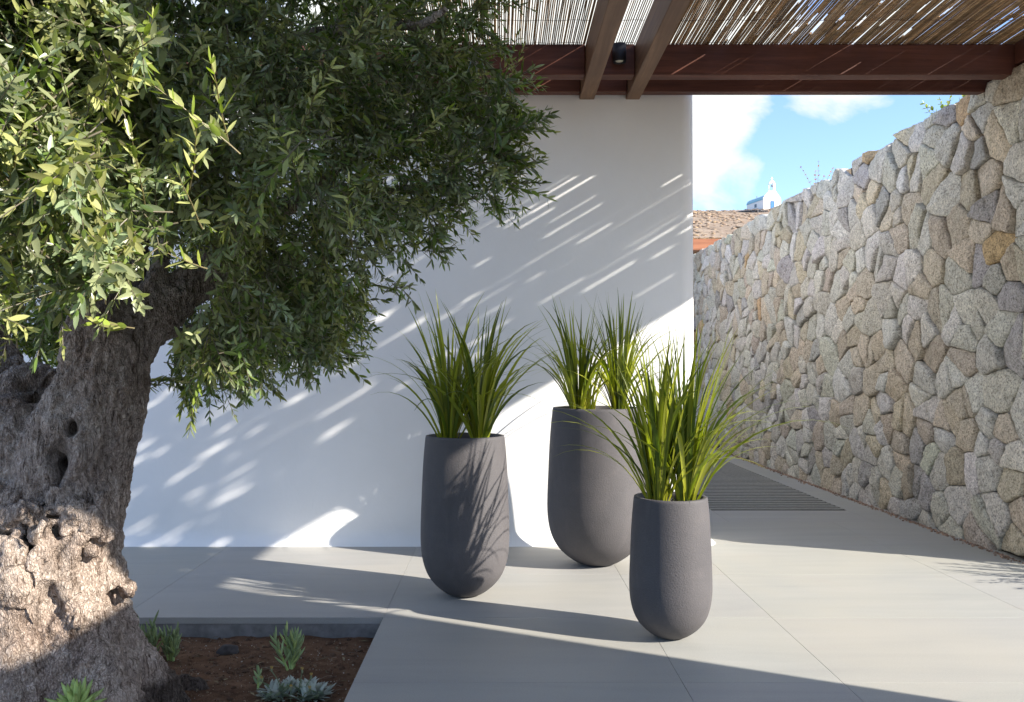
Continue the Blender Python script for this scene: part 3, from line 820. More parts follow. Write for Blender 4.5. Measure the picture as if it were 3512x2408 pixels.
planter(-.156, 3.90, .197, .704, 'charcoal rounded planter left of the others, shadows of blades across its front',
        [(-.068, -.03, .66, 'arching green grass clump on the left side of the leftmost planter', 64), (.066, -.045, .66, 'arching green grass clump on the right side of the leftmost planter', 72)], 4)
planter(.495, 4.52, .255, .80, 'tallest and widest charcoal planter, standing at the back by the white wall',
        [(-.10, -.03, .62, 'grass clump on the left side of the tallest back planter', 62), (.105, -.05, .62, 'grass clump on the right side of the tallest back planter', 66), (-.03, .09, .52, 'small grass clump at the back of the tallest planter between the larger two', 20)], 5)
planter(.635, 3.29, .153, .523, 'shortest charcoal planter, standing nearest in front of the tall one',
        [(-.050, -.03, .65, 'grass clump on the left side of the shortest front planter', 72), (.052, -.02, .69, 'grass clump on the right side of the shortest front planter', 72)], 6)

# ------------------------------------------------------------------ planting bed
SOIL = -.075
def soil_h(X, Z):
    return SOIL + .018*noise.noise(Vector((X*3, Z*3, 0))) + .008*noise.noise(Vector((X*11, Z*11, 3))) + .05*math.exp(-((X+1.35)**2+(Z-2.7)**2)/.2)
def make_bed():
    nx, nz_ = 130, 130
    xs = np.linspace(-2.58, -.47, nx); zs = np.linspace(1.335, 3.54, nz_)
    V = [tuple(W(x, z, soil_h(x, z)+.003*noise.noise(Vector((x*45, z*45, 0))))) for z in zs for x in xs]
    i = np.arange(nz_-1)[:, None]*nx; j = np.arange(nx-1)[None]
    o = mesh_np('soil', V, [np.stack([i+j, i+j+1, i+nx+j+1, i+nx+j], -1).reshape(-1, 4)], M['soil']); tag(o, kind='structure')
    mb = MB(); e = .004
    h0, h1 = -.2, -.0275
    mb.box(tuple(W(-2.6, 3.54+e, h0)), tuple(W(-.44, 3.60, h1))); mb.box(tuple(W(-.47+e, 1.3, h0)), tuple(W(-.42, 3.54+e-.0005, h1)))
    mb.box(tuple(W(-2.62, 1.3, h0)), tuple(W(-2.58-e, 3.54+e-.0005, h1))); mb.box(tuple(W(-2.58-e+.0005, 1.27, h0)), tuple(W(-.47+e-.0005, 1.335-e, h1)))
    tag(mb.build('kerb', M['curb']), kind='structure')
    mb = MB()
    for _ in range(5200):
        x = rng.uniform(-1.5, -.49); z = rng.uniform(2.3, 3.52); r = rng.choice([.0012, .0018, .0026, .004], p=[.4, .35, .2, .05])
        bm = bmesh.new(); bmesh.ops.create_icosphere(bm, subdivisions=1, radius=r*S)
        k = rng.random(); c = np.array((.12, .07, .04)) if k < .55 else (np.array((.26, .18, .11)) if k < .9 else np.array((.45, .40, .33)))
        mb.bm(bm, c*rng.uniform(.6, 1.4), Matrix.Translation(W(x, z, soil_h(x, z)+r*.5)) @ Matrix.Diagonal((1, rng.uniform(.7, 1.4), rng.uniform(.5, .9), 1)))
    for _ in range(420):
        x = rng.uniform(-1.4, -.49); z = rng.uniform(2.4, 3.52); r = rng.uniform(.003, .011)
        ico_clump(mb, tuple(W(x, z, soil_h(x, z)+r*.15)), r*S, .7, np.array((.13, .072, .04))*rng.uniform(.6, 1.3), 2, .45)
    for _ in range(60):
        x = rng.uniform(-1.3, -.5); z = rng.uniform(2.55, 3.5); a = rng.uniform(0, 6.28); l = rng.uniform(.014, .022); h = soil_h(x, z)+.004
        d = np.array((math.cos(a), math.sin(a))); n_ = np.array((-d[1], d[0]))*l*.24
        q = [(x, z, h), (x+d[0]*l-n_[0], z+d[1]*l-n_[1], h+.004), (x+d[0]*2*l, z+d[1]*2*l, h+.002), (x+d[0]*l+n_[0], z+d[1]*l+n_[1], h+.003)]
        mb.add([tuple(W(*p)) for p in q], [np.array([[0, 1, 2, 3]])], np.array((.28, .22, .12))*rng.uniform(.5, 1.2))
    for _ in range(70):
        x = rng.uniform(-1.35, -.5); z = rng.uniform(2.5, 3.45); a = rng.uniform(0, 3.14); l = rng.uniform(.02, .09)
        h = soil_h(x, z)+.006
        mb.tube([tuple(W(x+l*t*math.cos(a)+.006*math.sin(t*5+a), z+l*t*math.sin(a), h+.004*math.sin(t*3.1))) for t in np.linspace(0, 1, 5)], .0009*S, 4, np.array((.26, .2, .14))*rng.uniform(.5, 1.3))
    o = mb.build('gravel', M['pebble'], colr=True, smooth=False); tag(o, 'fine grit, clods, twigs and dry leaves scattered over the brown soil of the tree bed', 'gravel', kind='stuff')
make_bed()

# ------------------------------------------------------------------ leaves
class Leaves:
    def __init__(s): s.p = []; s.d = []; s.n = []; s.l = []; s.w = []; s.c = []; s.k = []
    def add(s, p, d, n, l, w, c, curl=.12):
        s.p.append(p); s.d.append(d); s.n.append(n); s.l.append(l); s.w.append(w); s.c.append(c); s.k.append(np.full(len(p), curl))
    def mesh(s, blunt=False):
        P = np.concatenate(s.p); D = np.concatenate(s.d); N = np.concatenate(s.n); L = np.concatenate(s.l)[:, None]; Wd = np.concatenate(s.w)[:, None]; C = np.concatenate(s.c); K = np.concatenate(s.k)[:, None]
        D = D/np.linalg.norm(D, axis=1)[:, None]; N = N-D*np.sum(N*D, 1)[:, None]; N /= np.linalg.norm(N, axis=1)[:, None]+1e-9
        Sd = np.cross(N, D)
        rows = [(0, 0, 0), (.13, -.62, 0), (.13, .62, 0), (.42, -1, 0), (.42, 0, -.22), (.42, 1, 0), (.75, -.72, 0), (.75, 0, -.16), (.75, .72, 0), (1, 0, 0)]
        V = np.stack([P + D*L*t + Sd*Wd*x + N*(Wd*z - K*L*t*t) for t, x, z in rows], 1)
        T = np.array([[0, 2, 1], [1, 2, 4], [1, 4, 3], [2, 5, 4], [3, 4, 7], [3, 7, 6], [4, 5, 8], [4, 8, 7], [6, 7, 9], [7, 8, 9]])
        n = len(P)
        Fs = (T[None]+(np.arange(n)*10)[:, None, None]).reshape(-1, 3)
        return V.reshape(-1, 3), Fs, np.repeat(C, 10, 0)

def unit(v): return v/(np.linalg.norm(v)+1e-9)

def twig(lv, mb, p, d, L, leafL, tone, droop=.3, spacing=None, leafW=.125, stemc=(.24, .21, .15), bare=.0, rg=rng):
    """a shoot with opposite pairs of leaves; metres"""
    n = 8
    d = unit(d); pts = [np.array(p)]; cur = d.copy()
    wob = rg.normal(0, .10, 3)
    for k in range(n-1):
        cur = unit(cur+np.array((0, 0, -droop/n))+wob/n+rg.normal(0, .05, 3)); pts.append(pts[-1]+cur*L/(n-1))
    pts = np.array(pts)
    mb.tube(pts, np.linspace(.0027, .0011, n), 3, stemc, cap=False)
    sp = spacing or leafL*.34
    m = max(3, int(L*(1-bare)/sp))
    t = bare+(1-bare)*(np.arange(m)+.6)/m
    T = np.gradient(pts, axis=0); T /= np.linalg.norm(T, axis=1)[:, None]
    tp = np.stack([np.interp(t*(n-1), np.arange(n), pts[:, i]) for i in range(3)], -1)
    td = np.stack([np.interp(t*(n-1), np.arange(n), T[:, i]) for i in range(3)], -1)
    a0 = rg.uniform(0, 6.28)
    ref = unit(np.cross(td[0], rg.normal(0, 1, 3)))
    for s in (0, 1):
        ang = a0+np.arange(m)*(np.pi/2)+s*np.pi+rg.normal(0, .35, m)
        e1 = ref-td*(td@ref)[:, None]; e1 /= np.linalg.norm(e1, axis=1)[:, None]; e2 = np.cross(td, e1)
        out = e1*np.cos(ang)[:, None]+e2*np.sin(ang)[:, None]
        sp_ = rg.uniform(.35, 1.25, m)[:, None]*(1-.4*t)[:, None]
        dd = out*sp_*1.1+td*.75+np.array((0, 0, -.10))+rg.normal(0, .2, (m, 3))
        nn = td*1.0-out*.6+np.array((0, 0, .5))+rg.normal(0, .25, (m, 3))
        ll = leafL*rg.uniform(.5, 1.12, m)*(1-.35*t**3)
        lv.add(tp, dd, nn, ll, ll*leafW*rg.uniform(.85, 1.25, m), np.ones((m, 3))*tone*rg.uniform(.65, 1.4, m)[:, None], rg.uniform(.0, .22))
    lv.add(tp[-1:], td[-1:], rg.normal(0, 1, (1, 3)), np.array([leafL*.7]), np.array([leafL*.07]), np.ones((1, 3))*tone*1.1)

# ------------------------------------------------------------------ olive tree
TZ = 2.72
def make_trunk(root):
    chains = [
        # (x, y, Z, r) in layout px and camera heights
        [(30, 1720, 2.74, .40), (35, 1590, 2.74, .34), (34, 1480, 2.74, .30), (34, 1360, 2.74, .27), (30, 1240, 2.75, .27), (36, 1120, 2.76, .287), (60, 1020, 2.77, .285), (60, 930, 2.79, .25)],
        # right stem
        [(130, 1150, 2.66, .19), (175, 1030, 2.62, .165), (215, 930, 2.62, .142), (238, 850, 2.63, .132), (240, 770, 2.64, .140), (245, 710, 2.66, .118), (255, 640, 2.70, .09), (270, 560, 2.76, .075), (300, 430, 2.85, .06), (330, 250, 2.95, .045)],
        # left stem leaning away
        [(-10, 1080, 2.78, .24), (-40, 960, 2.80, .20), (-60, 880, 2.82, .175), (-90, 780, 2.86, .14), (-140, 640, 2.9, .11), (-170, 450, 2.95, .08)],
        # saddle between the stems
        [(60, 930, 2.74, .15), (130, 930, 2.70, .12)],
        # right fork
        [(270, 780, 2.63, .115), (320, 735, 2.66, .088), (375, 695, 2.70, .072), (440, 640, 2.76, .062), (500, 590, 2.84, .052), (590, 520, 2.95, .042), (700, 420, 3.05, .03)],
        # upper sprout from the fork
        [(300, 740, 2.64, .07), (318, 680, 2.64, .042), (345, 630, 2.66, .030), (370, 580, 2.7, .026), (400, 480, 2.75, .02)],
        # right buttress root
        [(165, 1310, 2.62, .10), (195, 1410, 2.62, .12), (235, 1490, 2.64, .12), (290, 1560, 2.70, .11), (380, 1610, 2.76, .09), (450, 1640, 2.8, .04)],
        [(320, 1565, 2.78, .075), (390, 1578, 2.86, .065), (445, 1585, 2.93, .045)],
        [(350, 1600, 2.70, .07), (420, 1605, 2.80, .05)],
        # middle rib and left rib
        [(110, 1300, 2.52, .13), (150, 1420, 2.50, .12), (190, 1540, 2.48, .14), (220, 1660, 2.44, .13)],
        [(0, 1250, 2.52, .14), (20, 1400, 2.48, .15), (20, 1560, 2.42, .15), (10, 1700, 2.36, .16)],
        [(185, 1100, 2.58, .11), (195, 1230, 2.57, .095), (212, 1340, 2.58, .095)],
        [(40, 1120, 2.55, .10), (30, 1210, 2.52, .11)],
    ]
    mb = MB()
    for ch in chains:
        ch = np.array(ch, float)
        m = (len(ch)-1)*5+1; ti = np.linspace(0, len(ch)-1, m)
        ch = np.stack([np.interp(ti, np.arange(len(ch)), ch[:, i]) for i in range(4)], -1)
        for _ in range(3): ch[1:-1] = .5*ch[1:-1]+.25*ch[:-2]+.25*ch[2:]
        mb.tube([tuple(at(x, y, z)) for x, y, z, r in ch], ch[:, 3]*S, 22)
    # burls, knots
    for (x, y, z, r) in [(128, 1262, 2.44, .055), (60, 1155, 2.43, .036), (165, 1160, 2.45, .038), (290, 1338, 2.60, .035), (25, 1175, 2.44, .036), (245, 1205, 2.5, .035), (205, 1178, 2.47, .04), (300, 930, 2.60, .035), (130, 1120, 2.47, .042), (90, 1200, 2.42, .035), (20, 1260, 2.40, .05), (340, 735, 2.63, .04), (405, 668, 2.68, .03), (180, 1400, 2.42, .05), (20, 1330, 2.38, .06)]:
        bm = bmesh.new(); bmesh.ops.create_icosphere(bm, subdivisions=2, radius=r*S); mb.bm(bm, M=Matrix.Translation(at(x, y, z)))
    rb = np.random.default_rng(5)
    for _ in range(46):
        x = rb.uniform(-20, 265); y = rb.normal(1190, 45) if rb.random() < .7 else rb.uniform(1080, 1420); r = rb.uniform(.009, .024)
        bm = bmesh.new(); bmesh.ops.create_icosphere(bm, subdivisions=2, radius=r*S); mb.bm(bm, M=Matrix.Translation(at(x, y, 2.425+.09*((x-90)/170)**2)))
    tmp = mb.build('trunk', M['bark'], None, True)
    rm = tmp.modifiers.new('r', 'REMESH'); rm.mode = 'VOXEL'; rm.voxel_size = .0095
    sm = tmp.modifiers.new('s', 'SMOOTH'); sm.iterations = 6; sm.factor = .6
    dg = bpy.context.evaluated_depsgraph_get(); me = bpy.data.meshes.new_from_object(tmp.evaluated_get(dg))
    bpy.data.objects.remove(tmp)
    n = len(me.vertices); P = np.empty(n*3, np.float32); me.vertices.foreach_get('co', P); P = P.reshape(-1, 3).astype(float)
    N = np.empty(n*3, np.float32); me.vertices.foreach_get('normal', N); N = N.reshape(-1, 3)
    pits = [(118, 1052, .024, .085, 1.5), (108, 1168, .016, .06, 1.5), (152, 968, .014, .05, 1.0), (130, 1262, .032, .04, .8), (60, 1178, .02, .035, .7), (128, 1085, .012, .03, .5), (95, 860, .05, .06, .9), (100, 1370, .03, .03, .4)]
    pc = []
    for (x, y, rx, dep, dark) in pits:
        o = Vector((0, 0, S)); d = (at(x, y, 2.0)-o).normalized()
        # nearest vertex to the ray on the camera side
        rel = P-np.array(o); al = rel@np.array(d); perp = np.linalg.norm(rel-al[:, None]*np.array(d), axis=1)
        cand = np.where(perp < .02)[0]
        if len(cand): k = cand[np.argmin(al[cand])]; pc.append((P[k].copy(), rx*S, dep*S, dark))
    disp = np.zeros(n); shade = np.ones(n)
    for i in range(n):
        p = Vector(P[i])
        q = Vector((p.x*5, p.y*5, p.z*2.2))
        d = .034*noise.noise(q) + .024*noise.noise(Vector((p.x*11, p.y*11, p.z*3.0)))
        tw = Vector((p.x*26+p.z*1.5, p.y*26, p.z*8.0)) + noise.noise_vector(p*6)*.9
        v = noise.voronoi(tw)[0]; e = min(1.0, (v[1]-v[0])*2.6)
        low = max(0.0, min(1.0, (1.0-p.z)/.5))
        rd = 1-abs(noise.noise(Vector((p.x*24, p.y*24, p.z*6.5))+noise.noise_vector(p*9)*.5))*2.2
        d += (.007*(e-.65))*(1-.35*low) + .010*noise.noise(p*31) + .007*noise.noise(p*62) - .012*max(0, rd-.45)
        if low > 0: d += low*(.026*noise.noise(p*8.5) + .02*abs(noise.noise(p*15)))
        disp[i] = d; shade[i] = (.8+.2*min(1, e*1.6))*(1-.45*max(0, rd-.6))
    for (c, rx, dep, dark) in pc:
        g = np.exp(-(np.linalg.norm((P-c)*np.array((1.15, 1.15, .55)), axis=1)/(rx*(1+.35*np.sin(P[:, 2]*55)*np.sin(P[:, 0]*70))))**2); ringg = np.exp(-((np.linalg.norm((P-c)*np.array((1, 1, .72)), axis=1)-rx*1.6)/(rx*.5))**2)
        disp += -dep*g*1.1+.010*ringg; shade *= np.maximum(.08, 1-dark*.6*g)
    P = P+N*disp[:, None]
    me.vertices.foreach_set('co', P.astype(np.float32).ravel())
    # paler, smoother wood low on the trunk
    low = np.clip((1.05-P[:, 2])/.35, 0, 1)[:, None]
    C = shade[:, None]*((1-low)*(np.array((.95, .93, .93))+.4*np.clip((P[:, 2]-1.45)/.3, 0, 1)[:, None]) + low*np.array((1.22, 1.16, 1.10)))  # upper limbs lightened in colour, standing in for skylight on them
    # old weathered root crown at the foot, dark with peat
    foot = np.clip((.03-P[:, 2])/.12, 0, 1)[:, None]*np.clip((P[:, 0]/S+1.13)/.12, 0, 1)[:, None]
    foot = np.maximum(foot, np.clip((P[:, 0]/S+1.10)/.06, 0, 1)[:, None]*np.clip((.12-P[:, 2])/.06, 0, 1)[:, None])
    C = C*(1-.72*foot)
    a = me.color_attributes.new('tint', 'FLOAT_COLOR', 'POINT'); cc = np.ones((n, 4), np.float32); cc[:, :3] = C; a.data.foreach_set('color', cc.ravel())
    me.polygons.foreach_set('use_smooth', np.ones(len(me.polygons), bool)); me.update()
    me.materials.clear(); me.materials.append(M['bark'])
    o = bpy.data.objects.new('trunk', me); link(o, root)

OUT = [(-260, -260), (1120, -260), (1150, -60), (1120, 10), (1085, 60), (1130, 110), (1185, 165), (1150, 205), (1200, 262), (1165, 300), (1205, 340), (1185, 385), (1215, 430), (1150, 450), (1080, 440), (1040, 480), (1010, 545), (950, 575), (915, 625), (895, 665), (855, 690), (830, 740), (800, 790), (770, 830), (690, 835), (620, 855), (560, 850), (480, 880), (425, 890), (390, 840), (385, 770), (430, 700), (480, 640), (455, 590), (380, 560), (330, 600), (290, 640), (300, 690), (240, 660), (180, 690), (150, 705), (90, 690), (60, 740), (20, 750), (-40, 790), (-260, 800)]
OUT = [(x, y-22 if y > 760 and x > 380 else y) for x, y in OUT]
def in_poly(x, y, poly):
    c = False; n = len(poly); j = n-1
    for i in range(n):
        xi, yi = poly[i]; xj, yj = poly[j]
        if (yi > y) != (yj > y) and x < (xj-xi)*(y-yi)/(yj-yi)+xi: c = not c
        j = i
    return c
def edge_dist(x, y, poly):
    P = np.array(poly, float); A = P; B = np.roll(P, -1, 0); ab = B-A
    t = np.clip(((x-A[:, 0])*ab[:, 0]+(y-A[:, 1])*ab[:, 1])/(ab**2).sum(1), 0, 1)
    q = A+ab*t[:, None]; return math.sqrt(((q-np.array((x, y)))**2).sum(1).min())

WIN = [(140, 860), (145, 770), (190, 700), (285, 660), (300, 590), (400, 560), (500, 560), (500, 620), (440, 720), (375, 790), (350, 860)]
def front_z(x, y):
    """distance of the near surface of the crown along the sight line, in camera heights"""
    a = np.clip((x-120)/900, 0, 1)
    z = 1.44 + 1.08*a**1.05
    z += .35*np.clip((y-520)/350, 0, 1)*np.clip((x-330)/200, 0, 1)      # low skirt hangs further back, behind the limb
    z += .12*math.sin(x*.011+1.3)*math.sin(y*.013+.4) + .08*math.sin(x*.027+y*.019)
    return float(z)

def make_crown(root):
    rg = np.random.default_rng(12)
    lv = Leaves(); mb = MB()
    cen = np.array(W(-1.1, 2.75, 1.75))
    def put(x, y, Z, tone, L, near):
        p = np.array(at(x, y, Z))
        if p[0] > -.75*S and p[2] > 2.50*S: return False
        if p[2] > 3.3*S: return False
        out = unit(p-cen)
        d = unit(out*rg.uniform(.2, 1.0)+rg.normal(0, .55, 3)+np.array((0, -.15, rg.uniform(-.5, .55))))
        if y > 430 and x > 330: d = unit(d+np.array((.15, 0, -.45)))
        for sg in (-.5, .5, .9):
            e = p+d*L*sg; ez = e[1]/S; ex = VX+e[0]/S/ez*F; ey = VY-(e[2]/S-1)/ez*F
            if ez < 2.8 and in_poly(ex, ey, WIN): return False
        leafL = .046*S*rg.uniform(.85, 1.15)*(1.0 if near else .86)
        twig(lv, mb, p-d*L*.45, d, L, leafL, tone, droop=rg.uniform(.1, .7), spacing=leafL*rg.uniform(.34, .48), leafW=rg.uniform(.115, .15), rg=rg)
        return True
    def tone():
        k = rg.random()
        b = np.array((1, 1, 1.)) if k < .55 else (np.array((.8, .9, .95)) if k < .8 else np.array((1.25, 1.15, .85)))
        return b*rg.uniform(.6, 1.35)
    cnt = 0
    # clumped density: a 3-D field opens gaps
    tries = 0
    while cnt < 5100 and tries < 60000:
        tries += 1
        x = rg.uniform(-230, 1220); y = rg.uniform(-200, 900)
        if not in_poly(x, y, OUT): continue
        ed = edge_dist(x, y, OUT)
        zf = front_z(x, y)
        thick = .30+.9*min(1, ed/240)
        u = rg.random()**1.25
        Z = zf + .08 + thick*u
        p = at(x, y, Z)
        f = noise.noise(Vector((p.x*2.6, p.y*2.6, p.z*2.6)))+.5*noise.noise(Vector((p.x*6, p.y*6, p.z*6+9)))
        if f < -.10 and rg.random() < .88: continue
        if ed < 70 and f < .06 and rg.random() < .8: continue
        # leave the trunk fork in the open
        if 120 < x < 400 and y > 600 and Z < 2.75 and not (y < 690 and x < 290): continue
        if x < 130 and y > 720 and Z < 2.7 and rg.random() < .6: continue
        near = Z < 1.95
        if put(x, y, Z, tone(), rg.uniform(.10, .24)*S*(1.1 if near else 1), near): cnt += 1
    # foliage behind the fork and behind the skirt
    for _ in range(420):
        x = rg.uniform(330, 830); y = rg.uniform(620, 880)
        if not in_poly(x, y, OUT): continue
        put(x, y, rg.uniform(2.75, 3.25), tone()*.95, rg.uniform(.1, .2)*S, False)
    for _ in range(120):
        put(rg.uniform(20, 150), rg.uniform(690, 800), rg.uniform(3.0, 3.5), tone(), rg.uniform(.1, .2)*S, False)
    for _ in range(330):
        put(rg.uniform(110, 560), rg.uniform(430, 690), rg.uniform(2.95, 3.5), tone(), rg.uniform(.12, .22)*S, False)
    # explicit outer sprigs that break the outline
    for (x0, y0, x1, y1, Z) in [(1140, 215, 1222, 150, 2.55), (1150, 300, 1256, 262, 2.5), (1160, 380, 1240, 342, 2.55), (1150, 420, 1256, 432, 2.6), (1120, 440, 1160, 475, 2.6), (1000, 500, 1075, 465, 2.7), (960, 570, 1034, 553, 2.7), (905, 640, 952, 668, 2.75), (870, 660, 930, 640, 2.8), (800, 740, 852, 742, 2.85), (780, 800, 835, 800, 2.9), (430, 870, 442, 935, 2.85), (400, 860, 470, 915, 2.9), (330, 880, 400, 868, 2.75), (590, 850, 640, 895, 2.9), (540, 850, 560, 895, 2.9), (690, 830, 715, 868, 2.9), (1090, 60, 1168, 108, 2.6), (1080, 120, 1180, 200, 2.5), (1130, 330, 1215, 395, 2.55), (985, 520, 1010, 590, 2.7)]:
        for q in range(3):
            a = np.array(at(x0-q*9+rg.uniform(-8, 8), y0+rg.uniform(-14, 14), Z+rg.uniform(-.03, .03))); b = np.array(at(x1-q*16+rg.uniform(-8, 8), y1+rg.uniform(-20, 20), Z-.02))
            leafL = .047*S*rg.uniform(.9, 1.15)
            twig(lv, mb, a, b-a, np.linalg.norm(b-a), leafL, tone(), droop=.1, spacing=leafL*.33, rg=rg)
    # long sunlit shoots standing out towards the viewer on the left
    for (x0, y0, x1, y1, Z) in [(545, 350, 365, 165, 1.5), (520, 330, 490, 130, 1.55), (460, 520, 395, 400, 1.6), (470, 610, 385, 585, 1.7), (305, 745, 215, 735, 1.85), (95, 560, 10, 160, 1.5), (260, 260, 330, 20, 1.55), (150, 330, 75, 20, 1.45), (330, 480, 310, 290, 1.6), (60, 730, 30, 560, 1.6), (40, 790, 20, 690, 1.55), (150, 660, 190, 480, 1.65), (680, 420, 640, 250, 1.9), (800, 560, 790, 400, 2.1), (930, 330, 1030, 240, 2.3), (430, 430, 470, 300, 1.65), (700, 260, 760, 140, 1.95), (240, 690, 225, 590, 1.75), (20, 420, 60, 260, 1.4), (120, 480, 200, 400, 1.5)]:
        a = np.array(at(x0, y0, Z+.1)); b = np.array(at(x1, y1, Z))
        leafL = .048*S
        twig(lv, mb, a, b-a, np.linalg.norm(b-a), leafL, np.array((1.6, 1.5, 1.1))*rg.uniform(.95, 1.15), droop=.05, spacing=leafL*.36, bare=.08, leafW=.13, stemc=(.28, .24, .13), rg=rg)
    V, T, C = lv.mesh()
    SV = np.concatenate(mb.v); SQ = np.concatenate([np.concatenate(x) for x in mb.f.values()]); SC = np.concatenate(mb.c)
    print('leaves', len(V)//10)
    o = mesh_np('crown', np.concatenate([V, SV]), [T, SQ+len(V)], M['leaf'], root, True, np.concatenate([C, SC/np.array((.128, .176, .042))*.85]))

def make_tree():
    root = empty('olive_tree', W(-1.45, 2.72, SOIL), 'ancient olive tree with gnarled hollow trunk and dense crown in the soil bed', 'tree')
    make_trunk(root); make_crown(root)
    rg = np.random.default_rng(3)
    for pts, r0, r1 in [([(350, 765, 2.72), (420, 750, 2.8), (500, 742, 2.9), (580, 720, 3.0)], .016, .008), ([(590, 520, 2.95), (720, 420, 3.0), (830, 320, 3.0), (960, 250, 2.9)], .03, .010), ([(330, 250, 2.95), (450, 150, 2.9), (640, 90, 2.8), (840, 60, 2.6), (960, 60, 2.5), (1010, 20, 2.45)], .03, .008), ([(700, 420, 3.05), (800, 430, 3.0), (930, 430, 2.9), (1080, 420, 2.75)], .024, .006), ([(500, 590, 2.84), (620, 620, 3.0), (740, 680, 3.05), (800, 730, 3.0)], .026, .006), ([(300, 430, 2.85), (260, 300, 2.5), (200, 220, 2.1), (150, 120, 1.8)], .03, .008), ([(-90, 780, 2.86), (-20, 600, 2.4), (40, 480, 2.0), (110, 400, 1.8)], .03, .007), ([(1085, 150, 2.6), (1000, 120, 2.7), (900, 80, 2.8)], .006, .010), ([(330, 250, 2.95), (420, 80, 3.0), (560, -80, 3.0)], .035, .015), ([(440, 640, 2.76), (560, 690, 2.95), (640, 740, 3.1), (720, 790, 3.1)], .022, .006)]:
        P = np.array([at(*p) for p in pts]); k = len(P); ti = np.linspace(0, k-1, k*6)
        Q = np.stack([np.interp(ti, np.arange(k), P[:, i]) for i in range(3)], -1)
        for _ in range(4): Q[1:-1] = .5*Q[1:-1]+.25*Q[:-2]+.25*Q[2:]
        Q += rg.normal(0, .004, Q.shape)
        mb = MB(); mb.tube(Q, np.linspace(r0, r1, len(Q))*S, 9, (1.05, 1.05, 1.0)); mb.build('branch', M['bark'], root, True, True)
make_tree()

# ------------------------------------------------------------------ small bed plants, rock
def finger(mb, p, d, L, r, c, bend=.3, rg=rng):
    n = 7; cur = unit(np.array(d, float)); pts = [np.array(p, float)]
    for k in range(n-1):
        cur = unit(cur+np.array((0, 0, bend/n))+rg.normal(0, .03, 3)); pts.append(pts[-1]+cur*L/(n-1))
    s = np.linspace(0, 1, n); rad = r*np.array([.65, .95, 1.05, 1.05, .9, .6, .12])
    cc = np.ones((n*6, 3))*np.array(c)*rg.uniform(.8, 1.2)
    mb.tube(pts, rad, 6, cc)
def succulent(px, py, Z, h, stems, seed, label, tilt=0, wide=1.0):
    rg = np.random.default_rng(seed); b = at(px, py, 2000*(1-SOIL)/(py-VY))
    X, Zz = b.x/S, b.y/S; b = W(X, Zz, soil_h(X, Zz)-.004)
    mb = MB()
    for s_ in range(stems):
        a = rg.uniform(0, 6.28); lean = rg.uniform(.05, .5)*wide
        d = np.array((math.cos(a)*lean+tilt, math.sin(a)*lean, 1)); d = unit(d)
        base = np.array(b)+np.array((math.cos(a), math.sin(a), 0))*.02*S*rg.random()*wide
        L = h*S*rg.uniform(.6, 1.0)*.75
        mb.tube([base+d*L*t for t in (0, .33, .66, 1)], np.array((.0055, .005, .0045, .003))*S*.8, 6, np.array((1.25, 1.3, .8)))
        m = int(rg.uniform(8, 13))
        for k in range(m):
            t = .2+.8*k/(m-1); az_ = k*2.4+a; sp = .95-.6*t
            dd = d*.9+np.array((math.cos(az_), math.sin(az_), 0))*sp
            finger(mb, base+d*L*t, dd, h*S*rg.uniform(.26, .46)*(1-.25*t), .0042*S, (1, 1, 1) if rg.random() < .8 else (1.3, 1.2, .9), .35, rg)
    o = mb.build('succulent', M['succ'], None, True, True); tag(o, label, 'succulent')
succulent(335, 1503, 3.12, .17, 9, 1, 'clump of blue-green finger succulents growing against the tree roots', wide=1.2)
succulent(388, 1505, 3.10, .15, 5, 8, 'upright blue-green succulent just right of the clump at the trunk', wide=.9)
succulent(660, 1524, 2.96, .17, 8, 2, 'largest green finger succulent alone in the middle of the soil bed', wide=.9)
succulent(583, 1572, 2.78, .10, 1, 3, 'single thin succulent sprig left of the silvery plant', wide=.2)
def rosette(px, py, Z, label, seed):
    rg = np.random.default_rng(seed); b = at(px, py, Z)
    mb = MB()
    for k in range(26):
        a = k*2.4; e = .25+.9*(k/26)
        finger(mb, b, (math.cos(a)*(1.3-e), math.sin(a)*(1.3-e), e), .085*S*rg.uniform(.8, 1.1), .0075*S, (1.35, 1.35, .95), .3, rg)
    tag(mb.build('succulent', M['succ'], None, True, True), label, 'succulent')
rosette(172, 1612, 2.30, 'pale green succulent rosette at the foot of the olive trunk', 5)
